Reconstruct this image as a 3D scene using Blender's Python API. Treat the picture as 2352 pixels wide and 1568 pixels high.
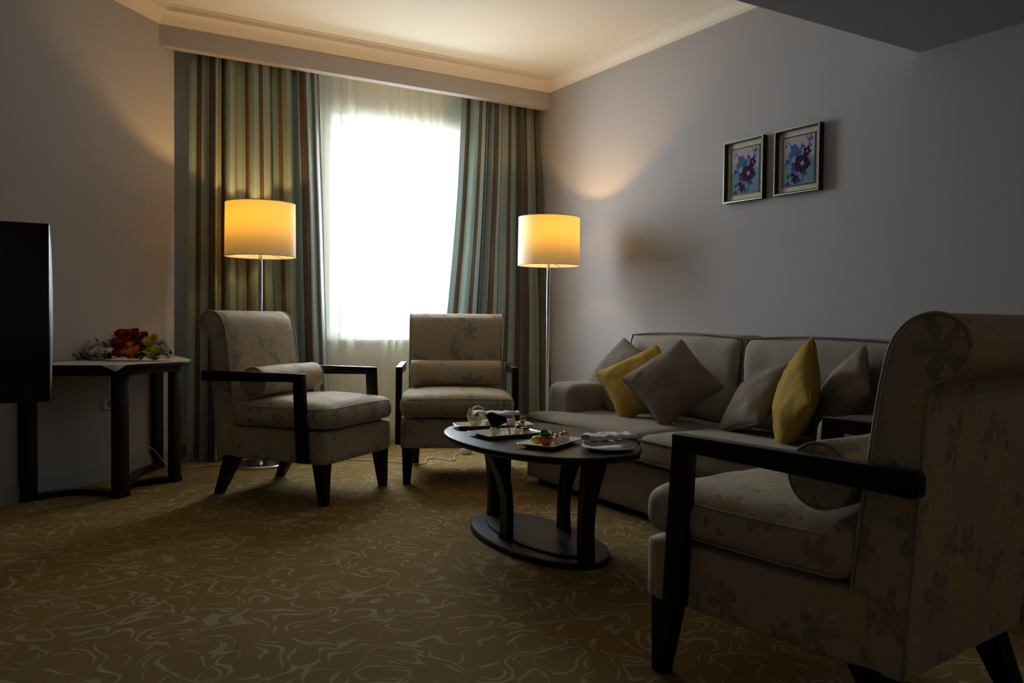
import bpy, bmesh, math, random
from math import sin, cos, pi, radians, sqrt
from mathutils import Vector, Matrix, noise

for o in list(bpy.data.objects):
    bpy.data.objects.remove(o)
S = bpy.context.scene
COL = S.collection

# ------------------------------------------------------------------ camera
CAM_H, FPX = 0.90, 1902.2
YAW, PITCH, ROLL = radians(30.8), radians(1.667), radians(0.6565)
F = Vector((sin(YAW)*cos(PITCH), cos(YAW)*cos(PITCH), -sin(PITCH)))
R = Vector((cos(YAW), -sin(YAW), 0))
U = R.cross(F)
R2 = R*cos(ROLL) + U*sin(ROLL)
U2 = U*cos(ROLL) - R*sin(ROLL)
cd = bpy.data.cameras.new('camera')
cam = bpy.data.objects.new('camera', cd)
COL.objects.link(cam)
m = Matrix((R2, U2, -F)).transposed().to_4x4()
m.translation = (0, 0, CAM_H)
cam.matrix_world = m
cd.sensor_width = 36
cd.lens = FPX/2352*36
cd.clip_start = 0.05
cd.clip_end = 100
S.camera = cam

# ------------------------------------------------------------------ world, lights, exposure
WORLD = 26.0
LAMP_E = 580.0                            # radiance of the lit bulb domes
LAMP_COL = (1.0, 0.58, 0.20)
EXPOSURE = 0.0
S.view_settings.view_transform = 'Standard'
S.view_settings.look = 'None'
S.view_settings.exposure = EXPOSURE
S.view_settings.gamma = 1
S.view_settings.use_curve_mapping = False
w = bpy.data.worlds.new('overcast_sky')
S.world = w
w.use_nodes = True
bg = w.node_tree.nodes['Background']
bg.inputs[0].default_value = (0.80, 0.93, 1.0, 1)
bg.inputs[1].default_value = WORLD
S.cycles.max_bounces = 10
S.cycles.diffuse_bounces = 6
S.cycles.transparent_max_bounces = 12
S.cycles.sample_clamp_indirect = 6
S.cycles.caustics_reflective = False
S.cycles.caustics_refractive = False
S.cycles.use_denoising = True

# room constants
XR, YF, YW = 3.418, 5.224, 5.56          # right wall, pelmet face, window wall
ZC, ZP, ZK = 2.665, 2.459, 2.578         # ceiling, pelmet underside, crown bottom
YS, ZS = 2.255, 2.087                    # lowered ceiling edge and height
LWD = Vector((0.7254, 0.6884))           # direction of the slanting left wall
LW0 = Vector((0.804, 5.315))             # its far end
WX0, WX1, WZ0, WZ1 = 1.845, 2.90, 0.755, 2.285
pl = bpy.data.lights.new('window_portal', 'AREA')
pl.shape = 'RECTANGLE'
pl.size, pl.size_y = WX1-WX0, WZ1-WZ0
pl.cycles.is_portal = True
po = bpy.data.objects.new('window_portal', pl)
COL.objects.link(po)
po.location = ((WX0+WX1)/2, YW+0.2, (WZ0+WZ1)/2)
po.rotation_euler = (-pi/2, 0, 0)

# ------------------------------------------------------------------ materials
class NT:
    def __init__(s, name):
        s.m = bpy.data.materials.new(name)
        s.m.use_nodes = True
        s.t = s.m.node_tree
        s.b = s.t.nodes['Principled BSDF']
        s.out = s.t.nodes['Material Output']
    def n(s, typ, **kw):
        d = s.t.nodes.new(typ)
        ins = kw.pop('i', {})
        for k, v in kw.items():
            setattr(d, k, v)
        for k, v in ins.items():
            s.set(d.inputs[k], v)
        return d
    def set(s, sock, v):
        if isinstance(v, bpy.types.NodeSocket):
            s.t.links.new(v, sock)
        elif isinstance(v, bpy.types.Node):
            s.t.links.new(v.outputs[0], sock)
        else:
            sock.default_value = v
    def math(s, op, a, b=0.0, c=None, clamp=False):
        d = s.n('ShaderNodeMath', operation=op, use_clamp=clamp)
        s.set(d.inputs[0], a); s.set(d.inputs[1], b)
        if c is not None: s.set(d.inputs[2], c)
        return d.outputs[0]
    def vmath(s, op, a, b=None, scale=None):
        d = s.n('ShaderNodeVectorMath', operation=op)
        s.set(d.inputs[0], a)
        if b is not None: s.set(d.inputs[1], b)
        if scale is not None: s.set(d.inputs['Scale'], scale)
        return d.outputs['Value'] if op in ('LENGTH', 'DISTANCE', 'DOT_PRODUCT') else d.outputs[0]
    def mix(s, f, a, b):
        d = s.n('ShaderNodeMix', data_type='RGBA')
        s.set(d.inputs[0], f); s.set(d.inputs[6], a); s.set(d.inputs[7], b)
        return d.outputs[2]
    def smooth(s, x, lo, hi):
        d = s.n('ShaderNodeMapRange', interpolation_type='SMOOTHSTEP')
        s.set(d.inputs[0], x); s.set(d.inputs[1], lo); s.set(d.inputs[2], hi)
        return d.outputs[0]
    def bump(s, h, strength=0.3, dist=0.002):
        d = s.n('ShaderNodeBump')
        d.inputs['Strength'].default_value = strength
        d.inputs['Distance'].default_value = dist
        s.set(d.inputs['Height'], h)
        s.t.links.new(d.outputs[0], s.b.inputs['Normal'])
    def base(s, c, rough=None, metal=None, spec=None):
        s.set(s.b.inputs['Base Color'], c)
        if rough is not None: s.b.inputs['Roughness'].default_value = rough
        if metal is not None: s.b.inputs['Metallic'].default_value = metal
        if spec is not None: s.b.inputs['Specular IOR Level'].default_value = spec
        return s

def c4(c): return (c[0], c[1], c[2], 1)
def simple(name, col, rough=0.6, metal=0.0, var=0.12, scale=40, bump=0.0, spec=0.5):
    t = NT(name)
    co = t.n('ShaderNodeTexCoord').outputs['Object']
    nz = t.n('ShaderNodeTexNoise', i={'Vector': co, 'Scale': scale, 'Detail': 3})
    lo = tuple(max(0, x*(1-var)) for x in col); hi = tuple(min(1, x*(1+var)) for x in col)
    t.base(t.mix(nz.outputs[0], c4(lo), c4(hi)), rough, metal, spec)
    if bump: t.bump(nz.outputs[0], bump)
    return t.m

M = {}
def wallpaper(name, col):
    t = NT(name)
    co = t.n('ShaderNodeTexCoord').outputs['Object']
    a = t.n('ShaderNodeTexNoise', i={'Vector': t.vmath('MULTIPLY', co, (60, 60, 400)), 'Scale': 1, 'Detail': 2})
    b = t.n('ShaderNodeTexNoise', i={'Vector': t.vmath('MULTIPLY', co, (260, 260, 60)), 'Scale': 1, 'Detail': 2})
    h = t.math('ADD', a.outputs[0], b.outputs[0])
    f = t.math('MULTIPLY', h, 0.5)
    lo = tuple(x*0.93 for x in col); hi = tuple(min(1, x*1.05) for x in col)
    t.base(t.mix(f, c4(lo), c4(hi)), 0.8, spec=0.12)
    t.bump(h, 0.12, 0.0008)
    return t.m
M['wall'] = wallpaper('grey_wallpaper', (0.425, 0.41, 0.43))
M['white_wall'] = simple('white_window_recess_paint', (0.72, 0.70, 0.64), 0.85, var=0.03, scale=8)
M['ceiling'] = simple('ceiling_paint', (0.80, 0.77, 0.70), 0.9, var=0.02, scale=6)
M['crown'] = simple('moulding_paint', (0.78, 0.73, 0.66), 0.6, var=0.02, scale=6)
M['baseboard'] = simple('baseboard_paint', (0.33, 0.33, 0.33), 0.45, var=0.04)
M['white_frame'] = simple('white_window_frame', (0.8, 0.8, 0.8), 0.4, var=0.03)
M['black_wood'] = None

def wood(name, c1, c2, rough=0.32, spec=0.5):
    t = NT(name)
    co = t.n('ShaderNodeTexCoord').outputs['Object']
    nz = t.n('ShaderNodeTexNoise', i={'Vector': t.vmath('MULTIPLY', co, (90, 90, 9)), 'Scale': 1, 'Detail': 4})
    t.base(t.mix(nz.outputs[0], c4(c1), c4(c2)), rough, spec=spec)
    t.bump(nz.outputs[0], 0.35, 0.0006)
    return t.m
M['black_wood'] = wood('black_stained_oak', (0.004, 0.0035, 0.0035), (0.008, 0.007, 0.006), 0.40, 0.22)
def table_wood():
    t = NT('black_table_oak')
    co = t.n('ShaderNodeTexCoord').outputs['Object']
    nz = t.n('ShaderNodeTexNoise', i={'Vector': t.vmath('MULTIPLY', co, (140, 18, 60)), 'Scale': 1, 'Detail': 5})
    f = t.smooth(nz.outputs[0], 0.42, 0.60)
    t.base(t.mix(f, (0.005, 0.0045, 0.0045, 1), (0.016, 0.013, 0.012, 1)), 0.3, spec=0.25)
    r = t.n('ShaderNodeMapRange', i={0: nz.outputs[0], 3: 0.24, 4: 0.42})
    t.t.links.new(r.outputs[0], t.b.inputs['Roughness'])
    t.bump(nz.outputs[0], 0.18, 0.0005)
    return t.m
M['table_wood'] = table_wood()
M['mahogany'] = wood('dark_mahogany', (0.012, 0.004, 0.003), (0.022, 0.007, 0.005), 0.35, 0.2)
M['tv_black'] = simple('black_tv_plastic', (0.006, 0.006, 0.007), 0.25, var=0.1)
M['tv_grey'] = simple('grey_tv_casing', (0.10, 0.11, 0.12), 0.35, var=0.05)
M['chrome'] = simple('brushed_chrome', (0.62, 0.62, 0.63), 0.16, 1.0, 0.03)
M['silver'] = simple('silver_frame_edge', (0.62, 0.62, 0.60), 0.28, 1.0, 0.05)
M['black'] = simple('black_lacquer', (0.008, 0.008, 0.010), 0.35)
M['mat'] = simple('cream_mat_board', (0.55, 0.52, 0.38), 0.8, var=0.03)
M['white_plastic'] = simple('white_plastic', (0.62, 0.63, 0.64), 0.35, var=0.04)
M['dark_hole'] = simple('socket_recess', (0.12, 0.12, 0.12), 0.5)
M['porcelain'] = simple('white_porcelain', (0.74, 0.72, 0.69), 0.12, var=0.02)
M['napkin'] = simple('white_napkin_linen', (0.72, 0.70, 0.70), 0.85, var=0.05, scale=300, bump=0.2)
M['clothwhite'] = simple('white_table_linen', (0.62, 0.60, 0.58), 0.85, var=0.05, scale=300, bump=0.2)
M['whitechoc'] = simple('white_chocolate', (0.86, 0.78, 0.42), 0.4, var=0.04)
M['cream'] = simple('whipped_cream', (0.82, 0.78, 0.68), 0.5, var=0.06)
M['berry'] = simple('red_berry', (0.55, 0.05, 0.05), 0.2)
M['darkchoc'] = simple('dark_chocolate', (0.028, 0.010, 0.009), 0.3)
M['custard'] = simple('golden_custard', (0.72, 0.43, 0.08), 0.3)
M['pastry'] = simple('baked_pastry', (0.48, 0.26, 0.09), 0.6, var=0.25, bump=0.3)
M['macaron_y'] = simple('pistachio_macaron', (0.55, 0.50, 0.16), 0.6)
M['macaron_p'] = simple('pink_macaron', (0.72, 0.36, 0.24), 0.6)
M['papercup'] = simple('pale_paper_cup', (0.72, 0.68, 0.45), 0.6)
M['lemon'] = simple('lemon_peel', (0.95, 0.66, 0.02), 0.35, scale=200, bump=0.3)
M['tomato'] = simple('tomato_skin', (0.62, 0.10, 0.02), 0.18)
M['leaf_green'] = simple('salad_leaf', (0.06, 0.20, 0.02), 0.4, var=0.4)
M['toothpick'] = simple('toothpick_wood', (0.50, 0.30, 0.14), 0.7)
M['orange_food'] = simple('carrot_slice', (0.9, 0.28, 0.02), 0.3)
M['green_stem'] = simple('flower_leaf', (0.015, 0.055, 0.012), 0.45, var=0.4)
M['rose_red'] = simple('red_rose_petal', (0.50, 0.010, 0.05), 0.55, var=0.25)
M['rose_orange'] = simple('orange_rose_petal', (0.95, 0.33, 0.01), 0.55, var=0.2)
M['mum_white'] = simple('white_mum_petal', (0.85, 0.85, 0.72), 0.6, var=0.1)
M['mum_yellow'] = simple('yellow_mum_petal', (0.80, 0.68, 0.01), 0.6, var=0.15)
M['mum_purple'] = simple('purple_flower_petal', (0.22, 0.045, 0.14), 0.6, var=0.2)
M['cable'] = simple('white_cable', (0.5, 0.5, 0.5), 0.4)
M['ground'] = simple('pale_terrace_render', (0.06, 0.075, 0.085), 0.9)

def carpet():
    t = NT('gold_patterned_carpet')
    co = t.n('ShaderNodeTexCoord').outputs['Object']
    p = t.vmath('MULTIPLY', co, (1, 1, 0))
    wz = t.n('ShaderNodeTexNoise', i={'Vector': p, 'Scale': 8.0, 'Detail': 0})
    wv = t.vmath('SCALE', t.vmath('SUBTRACT', wz.outputs['Color'], (0.5, 0.5, 0.5)), scale=0.12)
    q = t.vmath('ADD', p, wv)
    mk = None
    for off, sc, lv in (((0, 0, 0), 6.5, 0.42), ((0, 0, 0), 6.5, 0.52), ((0, 0, 0), 6.5, 0.62), ((11.3, 5.2, 0), 8.5, 0.5)):
        qq = t.vmath('ADD', q, off)
        a = t.n('ShaderNodeTexNoise', i={'Vector': qq, 'Scale': sc, 'Detail': 0})
        br = t.n('ShaderNodeTexNoise', i={'Vector': t.vmath('ADD', p, (off[0]+7.3+lv*30, 2.1, 0)), 'Scale': 10.5, 'Detail': 0})
        ww = t.math('MULTIPLY', t.smooth(br.outputs[0], 0.40 if sc < 7 else 0.50, 0.58), 0.021)
        d = t.math('ABSOLUTE', t.math('SUBTRACT', a.outputs[0], lv))
        k = t.math('SUBTRACT', 1.0, t.smooth(d, t.math('MULTIPLY', ww, 0.7), t.math('ADD', ww, 0.0005)))
        mk = k if mk is None else t.math('MAXIMUM', mk, k)
    tuft = t.n('ShaderNodeTexNoise', i={'Vector': t.vmath('MULTIPLY', p, (260, 500, 1)), 'Scale': 1, 'Detail': 2})
    dirt = t.n('ShaderNodeTexNoise', i={'Vector': p, 'Scale': 1.7, 'Detail': 3})
    g = t.mix(dirt.outputs[0], (0.20, 0.125, 0.036, 1), (0.27, 0.175, 0.055, 1))
    col = t.mix(t.math('MULTIPLY', mk, 0.85), g, (0.40, 0.31, 0.185, 1))
    col = t.mix(t.math('MULTIPLY', t.smooth(tuft.outputs[0], 0.3, 0.75), 0.35), col, (0.13, 0.085, 0.03, 1))
    t.base(col, 0.95, spec=0.1)
    t.bump(t.math('ADD', tuft.outputs[0], t.math('MULTIPLY', mk, 0.4)), 0.5, 0.003)
    return t.m
M['carpet'] = carpet()

def floral():
    t = NT('taupe_floral_jacquard')
    uv = t.n('ShaderNodeTexCoord').outputs['UV']
    wz = t.n('ShaderNodeTexNoise', i={'Vector': uv, 'Scale': 24.0, 'Detail': 3})
    wv = t.vmath('SCALE', t.vmath('SUBTRACT', wz.outputs['Color'], (0.5, 0.5, 0.5)), scale=0.048)
    p = t.vmath('MULTIPLY', t.vmath('ADD', uv, wv), (1, 1, 0))
    def motif(scale, off, npet, rad, amp, squash):
        q = t.vmath('MULTIPLY', t.vmath('ADD', p, off), (scale*squash, scale, 0))
        v = t.n('ShaderNodeTexVoronoi', voronoi_dimensions='2D', i={'Vector': q, 'Scale': 1.0, 'Randomness': 0.75})
        d = t.vmath('SUBTRACT', q, v.outputs['Position'])
        sp = t.n('ShaderNodeSeparateXYZ', i={0: d})
        rnd = t.n('ShaderNodeSeparateColor', i={0: v.outputs['Color']})
        ang = t.math('ARCTAN2', sp.outputs[1], sp.outputs[0])
        ph = t.math('MULTIPLY', rnd.outputs[0], 6.28)
        c = t.math('COSINE', t.math('ADD', t.math('MULTIPLY', ang, npet), ph))
        rr = t.math('MULTIPLY', t.math('MULTIPLY_ADD', t.math('ABSOLUTE', c), amp, rad),
                    t.math('MULTIPLY_ADD', rnd.outputs[1], 0.5, 0.7))
        r = t.vmath('LENGTH', d)
        k = t.math('SUBTRACT', r, rr)
        fill = t.math('SUBTRACT', 1.0, t.smooth(k, -0.012, 0.012))
        ring = t.math('SUBTRACT', 1.0, t.smooth(t.math('ABSOLUTE', k), 0.008, 0.028))
        k2 = t.math('ABSOLUTE', t.math('SUBTRACT', r, t.math('MULTIPLY', rr, 0.5)))
        ring2 = t.math('MULTIPLY', fill, t.math('SUBTRACT', 1.0, t.smooth(k2, 0.006, 0.022)))
        on = t.math('GREATER_THAN', rnd.outputs[2], 0.07)
        return t.math('MULTIPLY', fill, on), t.math('MULTIPLY', t.math('MAXIMUM', ring, ring2), on)
    f1, r1 = motif(5.6, (0, 0, 0), 3.5, 0.22, 0.13, 1.15)
    f2, r2 = motif(6.2, (3.7, 1.3, 0), 2.5, 0.08, 0.30, 1.25)
    f3, r3 = motif(11.0, (1.2, 8.3, 0), 2.5, 0.12, 0.18, 1.0)
    big = t.n('ShaderNodeTexNoise', i={'Vector': uv, 'Scale': 5.0, 'Detail': 2})
    col = t.mix(big.outputs[0], (0.37, 0.325, 0.25, 1), (0.44, 0.39, 0.305, 1))
    col = t.mix(t.math('MULTIPLY', f2, 0.55), col, (0.155, 0.145, 0.125, 1))
    col = t.mix(t.math('MULTIPLY', f3, 0.6), col, (0.45, 0.32, 0.16, 1))
    col = t.mix(t.math('MULTIPLY', f1, 0.80), col, (0.47, 0.345, 0.185, 1))
    rr = t.math('MAXIMUM', r1, t.math('MULTIPLY', r2, 0.6))
    col = t.mix(t.math('MULTIPLY', rr, 0.55), col, (0.60, 0.45, 0.25, 1))
    wv1 = t.n('ShaderNodeTexNoise', i={'Vector': t.vmath('MULTIPLY', uv, (900, 500, 1)), 'Scale': 1, 'Detail': 1})
    t.base(col, 0.7, spec=0.12)
    t.b.inputs['Sheen Weight'].default_value = 0.08
    t.bump(t.math('ADD', t.math('MULTIPLY', wv1.outputs[0], 0.3), t.math('MULTIPLY', t.math('MAXIMUM', f1, r1), 1.0)), 0.6, 0.002)
    return t.m
M['floral'] = floral()

def weave(name, c1, c2, sx=500, sy=110, rough=0.85, bump=0.5):
    t = NT(name)
    uv = t.n('ShaderNodeTexCoord').outputs['UV']
    a = t.n('ShaderNodeTexNoise', i={'Vector': t.vmath('MULTIPLY', uv, (sx, sy, 1)), 'Scale': 1, 'Detail': 2})
    b = t.n('ShaderNodeTexNoise', i={'Vector': uv, 'Scale': 6, 'Detail': 3})
    f = t.math('ADD', t.math('MULTIPLY', a.outputs[0], 0.7), t.math('MULTIPLY', b.outputs[0], 0.3))
    t.base(t.mix(t.smooth(f, 0.35, 0.65), c4(c1), c4(c2)), rough, spec=0.08)
    t.bump(a.outputs[0], bump, 0.0012)
    return t.m
M['sofa'] = weave('grey_brown_ribbed_upholstery', (0.23, 0.198, 0.160), (0.37, 0.322, 0.265))
M['piping'] = weave('dark_piping', (0.13, 0.11, 0.09), (0.17, 0.148, 0.122))
M['cushion_grey'] = weave('taupe_cushion_cloth', (0.175, 0.142, 0.11), (0.25, 0.207, 0.162), 300, 300)
M['cushion_yellow'] = weave('mustard_cushion_cloth', (0.34, 0.215, 0.035), (0.43, 0.28, 0.055), 300, 300)

def striped(name):
    t = NT(name)
    uv = t.n('ShaderNodeTexCoord').outputs['UV']
    u = t.n('ShaderNodeSeparateXYZ', i={0: uv}).outputs[0]
    fr = t.math('FRACT', t.math('DIVIDE', u, 0.100))
    r = t.n('ShaderNodeValToRGB', i={0: fr})
    cr = r.color_ramp
    cr.interpolation = 'CONSTANT'
    dark, blue, beige, mid = (0.035, 0.026, 0.022, 1), (0.155, 0.26, 0.275, 1), (0.30, 0.27, 0.18, 1), (0.105, 0.085, 0.065, 1)
    stops = [(0, beige), (0.09, blue), (0.20, (0.21, 0.29, 0.285, 1)), (0.40, blue), (0.48, beige), (0.57, dark), (0.68, mid), (0.71, dark),
             (0.80, mid), (0.83, dark), (0.94, (0.2, 0.17, 0.11, 1))]
    cr.elements[0].position = 0; cr.elements[0].color = stops[0][1]
    cr.elements[1].position = stops[1][0]; cr.elements[1].color = stops[1][1]
    for p, c in stops[2:]:
        e = cr.elements.new(p); e.color = c
    th = t.n('ShaderNodeTexNoise', i={'Vector': t.vmath('MULTIPLY', uv, (700, 30, 1)), 'Scale': 1, 'Detail': 2})
    col = t.mix(t.math('MULTIPLY', th.outputs[0], 0.3), r.outputs[0], (0.10, 0.09, 0.07, 1))
    t.base(col, 0.38, spec=0.35)
    t.b.inputs['Sheen Weight'].default_value = 0.2
    t.bump(th.outputs[0], 0.2, 0.001)
    tr = t.n('ShaderNodeBsdfTranslucent', i={0: col})
    mx = t.n('ShaderNodeMixShader', i={0: 0.10, 1: t.b.outputs[0], 2: tr.outputs[0]})
    t.t.links.new(mx.outputs[0], t.out.inputs[0])
    return t.m
M['stripe'] = striped('blue_and_brown_striped_satin')

def sheer():
    t = NT('white_sheer_voile')
    uv = t.n('ShaderNodeTexCoord').outputs['UV']
    th = t.n('ShaderNodeTexNoise', i={'Vector': t.vmath('MULTIPLY', uv, (500, 500, 1)), 'Scale': 1, 'Detail': 1})
    tp = t.n('ShaderNodeBsdfTransparent', i={0: (1, 1, 1, 1)})
    di = t.n('ShaderNodeBsdfDiffuse', i={0: (0.90, 0.87, 0.76, 1)})
    tl = t.n('ShaderNodeBsdfTranslucent', i={0: (0.92, 0.90, 0.80, 1)})
    m1 = t.n('ShaderNodeMixShader', i={0: 0.5, 1: di.outputs[0], 2: tl.outputs[0]})
    f = t.math('MULTIPLY_ADD', th.outputs[0], 0.16, 0.26)
    m2 = t.n('ShaderNodeMixShader', i={0: f, 1: tp.outputs[0], 2: m1.outputs[0]})
    t.t.links.new(m2.outputs[0], t.out.inputs[0])
    return t.m
M['sheer'] = sheer()

def glass():
    t = NT('clear_glass')
    tp = t.n('ShaderNodeBsdfTransparent')
    gl = t.n('ShaderNodeBsdfGlossy', i={1: 0.02})
    fr = t.n('ShaderNodeLayerWeight', i={0: 0.15})
    m1 = t.n('ShaderNodeMixShader', i={0: t.math('MULTIPLY', fr.outputs[0], 0.6), 1: tp.outputs[0], 2: gl.outputs[0]})
    t.t.links.new(m1.outputs[0], t.out.inputs[0])
    return t.m
M['glass'] = glass()

def shade():
    t = NT('white_lampshade_cloth')
    co = t.n('ShaderNodeTexCoord').outputs['Object']
    th = t.n('ShaderNodeTexNoise', i={'Vector': t.vmath('MULTIPLY', co, (300, 300, 500)), 'Scale': 1, 'Detail': 1})
    col = t.mix(th.outputs[0], (0.84, 0.81, 0.75, 1), (0.88, 0.85, 0.79, 1))
    di = t.n('ShaderNodeBsdfDiffuse', i={0: col})
    tl = t.n('ShaderNodeBsdfTranslucent', i={0: (0.92, 0.66, 0.06, 1)})
    m1 = t.n('ShaderNodeMixShader', i={0: 0.155, 1: di.outputs[0], 2: tl.outputs[0]})
    t.t.links.new(m1.outputs[0], t.out.inputs[0])
    return t.m
M['shade'] = shade()
def emit(name, col, st):
    t = NT(name)
    e = t.n('ShaderNodeEmission', i={0: c4(col), 1: st})
    t.t.links.new(e.outputs[0], t.out.inputs[0])
    return t.m
M['bulb'] = emit('lit_bulb', LAMP_COL, LAMP_E)

def paint_bg():
    t = NT('blue_watercolour_wash')
    co = t.n('ShaderNodeTexCoord').outputs['UV']
    sp = t.n('ShaderNodeSeparateXYZ', i={0: co})
    nz = t.n('ShaderNodeTexNoise', i={'Vector': co, 'Scale': 5, 'Detail': 5})
    g = t.math('ADD', sp.outputs[1], t.math('MULTIPLY', t.math('SUBTRACT', nz.outputs[0], 0.5), 1.1))
    r = t.n('ShaderNodeValToRGB', i={0: g})
    cr = r.color_ramp
    cr.elements[0].position = 0.0; cr.elements[0].color = (0.13, 0.24, 0.30, 1)
    cr.elements[1].position = 0.95; cr.elements[1].color = (0.42, 0.36, 0.40, 1)
    e = cr.elements.new(0.45); e.color = (0.12, 0.24, 0.34, 1)
    e = cr.elements.new(0.62); e.color = (0.34, 0.34, 0.38, 1)
    t.base(r.outputs[0], 0.6, spec=0.04)
    return t.m
M['wash'] = paint_bg()
M['ink_purple'] = simple('dark_purple_ink', (0.028, 0.008, 0.035), 0.6, spec=0.04, var=0.4, scale=60)
M['ink_blue'] = simple('blue_ink', (0.05, 0.12, 0.28), 0.6, spec=0.04, var=0.4, scale=60)
M['ink_violet'] = simple('violet_ink', (0.07, 0.025, 0.22), 0.6, spec=0.04, var=0.4, scale=60)
M['ink_green'] = simple('green_ink', (0.20, 0.30, 0.03), 0.6, spec=0.04, var=0.4, scale=60)
M['ink_white'] = simple('pale_ink', (0.35, 0.33, 0.42), 0.6, spec=0.04, var=0.2, scale=60)

# ------------------------------------------------------------------ helpers
def tag(o, label=None, cat=None, group=None, kind=None):
    if label: o['label'] = label
    if cat: o['category'] = cat
    if group: o['group'] = group
    if kind: o['kind'] = kind
    return o
def empty(name, loc, rz=0, label=None, cat=None, group=None):
    o = bpy.data.objects.new(name, None)
    COL.objects.link(o)
    o.empty_display_size = 0.1
    o.location = loc; o.rotation_euler = (0, 0, rz)
    return tag(o, label, cat, group)
def boxuv(me, s=1.0, off=(0, 0)):
    uvl = me.uv_layers.new(name='uv') if not me.uv_layers else me.uv_layers[0]
    for p in me.polygons:
        n = p.normal
        ax = max(range(3), key=lambda k: abs(n[k]))
        for li in p.loop_indices:
            co = me.vertices[me.loops[li].vertex_index].co
            if ax == 0: uvv = (co.y, co.z)
            elif ax == 1: uvv = (co.x, co.z)
            else: uvv = (co.x, co.y)
            uvl.data[li].uv = (uvv[0]*s+off[0], uvv[1]*s+off[1])
def mk(name, bm, mat, parent=None, smooth=True, uv=False, uvoff=(0, 0), loc=None, rot=None, angle=None):
    me = bpy.data.meshes.new(name)
    bmesh.ops.recalc_face_normals(bm, faces=bm.faces[:])
    bm.to_mesh(me); bm.free()
    mats = mat if isinstance(mat, list) else [mat]
    for x in mats: me.materials.append(x)
    for p in me.polygons: p.use_smooth = bool(smooth)
    if smooth and angle:
        me.set_sharp_from_angle(angle=radians(angle))
    if uv: boxuv(me, 1.0, uvoff)
    o = bpy.data.objects.new(name, me)
    COL.objects.link(o)
    if parent: o.parent = parent
    if loc is not None: o.location = loc
    if rot is not None: o.rotation_euler = rot
    return o
def add_box(bm, x0, x1, y0, y1, z0, z1, bev=0.0, seg=2):
    vs = [bm.verts.new((x, y, z)) for x in (x0, x1) for y in (y0, y1) for z in (z0, z1)]
    idx = [(0, 1, 3, 2), (4, 6, 7, 5), (0, 4, 5, 1), (2, 3, 7, 6), (0, 2, 6, 4), (1, 5, 7, 3)]
    fs = [bm.faces.new([vs[i] for i in f]) for f in idx]
    if bev > 0:
        es = list({e for f in fs for e in f.edges})
        bmesh.ops.bevel(bm, geom=es, offset=bev, segments=seg, affect='EDGES', profile=0.5)
    return vs
def box(name, x0, x1, y0, y1, z0, z1, mat, parent=None, bev=0.0, **kw):
    bm = bmesh.new()
    add_box(bm, x0, x1, y0, y1, z0, z1, bev)
    return mk(name, bm, mat, parent, smooth=bev > 0, angle=40 if bev > 0 else None, **kw)
def add_prism(bm, pts, d0, d1, plane='yz', bev=0.0):
    def P(a, b, d):
        return {'yz': (d, a, b), 'xz': (a, d, b), 'xy': (a, b, d)}[plane]
    A = [bm.verts.new(P(a, b, d0)) for a, b in pts]
    B = [bm.verts.new(P(a, b, d1)) for a, b in pts]
    n = len(pts)
    fs = [bm.faces.new(A), bm.faces.new(B[::-1])]
    for i in range(n):
        fs.append(bm.faces.new((A[i], B[i], B[(i+1) % n], A[(i+1) % n])))
    if bev > 0:
        bmesh.ops.recalc_face_normals(bm, faces=fs)
        es = [e for e in {e for f in fs for e in f.edges} if e.calc_face_angle(0) > 0.5]
        bmesh.ops.bevel(bm, geom=es, offset=bev, segments=3, affect='EDGES', profile=0.5)
def add_lathe(bm, prof, n=32, c=(0, 0, 0), cap=True):
    rings = []
    for r, z in prof:
        if r < 1e-6:
            rings.append([bm.verts.new((c[0], c[1], c[2]+z))])
        else:
            rings.append([bm.verts.new((c[0]+r*cos(2*pi*i/n), c[1]+r*sin(2*pi*i/n), c[2]+z)) for i in range(n)])
    for a, b in zip(rings, rings[1:]):
        for i in range(n):
            j = (i+1) % n
            if len(a) == 1 and len(b) == 1: continue
            if len(a) == 1: bm.faces.new((a[0], b[j], b[i]))
            elif len(b) == 1: bm.faces.new((a[i], a[j], b[0]))
            else: bm.faces.new((a[i], a[j], b[j], b[i]))
    if cap:
        if len(rings[0]) > 1: bm.faces.new(rings[0][::-1])
        if len(rings[-1]) > 1: bm.faces.new(rings[-1])
def add_tube(bm, pts, r, n=8, closed=False, flat=1.0):
    pts = [Vector(p) for p in pts]
    N = len(pts)
    rings = []
    up = Vector((0, 0, 1))
    for i, p in enumerate(pts):
        if closed: t = pts[(i+1) % N]-pts[i-1]
        else: t = pts[min(i+1, N-1)]-pts[max(i-1, 0)]
        t.normalize()
        a = t.cross(up)
        if a.length < 1e-3: a = t.cross(Vector((1, 0, 0)))
        a.normalize(); b = a.cross(t)
        rr = r[i] if isinstance(r, (list, tuple)) else r
        rings.append([bm.verts.new(p+a*rr*cos(2*pi*k/n)+b*rr*flat*sin(2*pi*k/n)) for k in range(n)])
    for i in range(N if closed else N-1):
        A, B = rings[i], rings[(i+1) % N]
        for k in range(n):
            bm.faces.new((A[k], A[(k+1) % n], B[(k+1) % n], B[k]))
    if not closed:
        bm.faces.new(rings[0][::-1]); bm.faces.new(rings[-1])
def catmull(pts, k=8, closed=False):
    pts = [Vector(p) for p in pts]
    n = len(pts); out = []
    for i in range(n if closed else n-1):
        if closed: p0, p1, p2, p3 = pts[i-1], pts[i], pts[(i+1) % n], pts[(i+2) % n]
        else: p0, p1, p2, p3 = pts[max(i-1, 0)], pts[i], pts[i+1], pts[min(i+2, n-1)]
        for j in range(k):
            t = j/k
            out.append(0.5*((2*p1)+(p2-p0)*t+(2*p0-5*p1+4*p2-p3)*t*t+(3*p1-p0-3*p2+p3)*t**3))
    if not closed: out.append(pts[-1])
    return out
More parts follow.
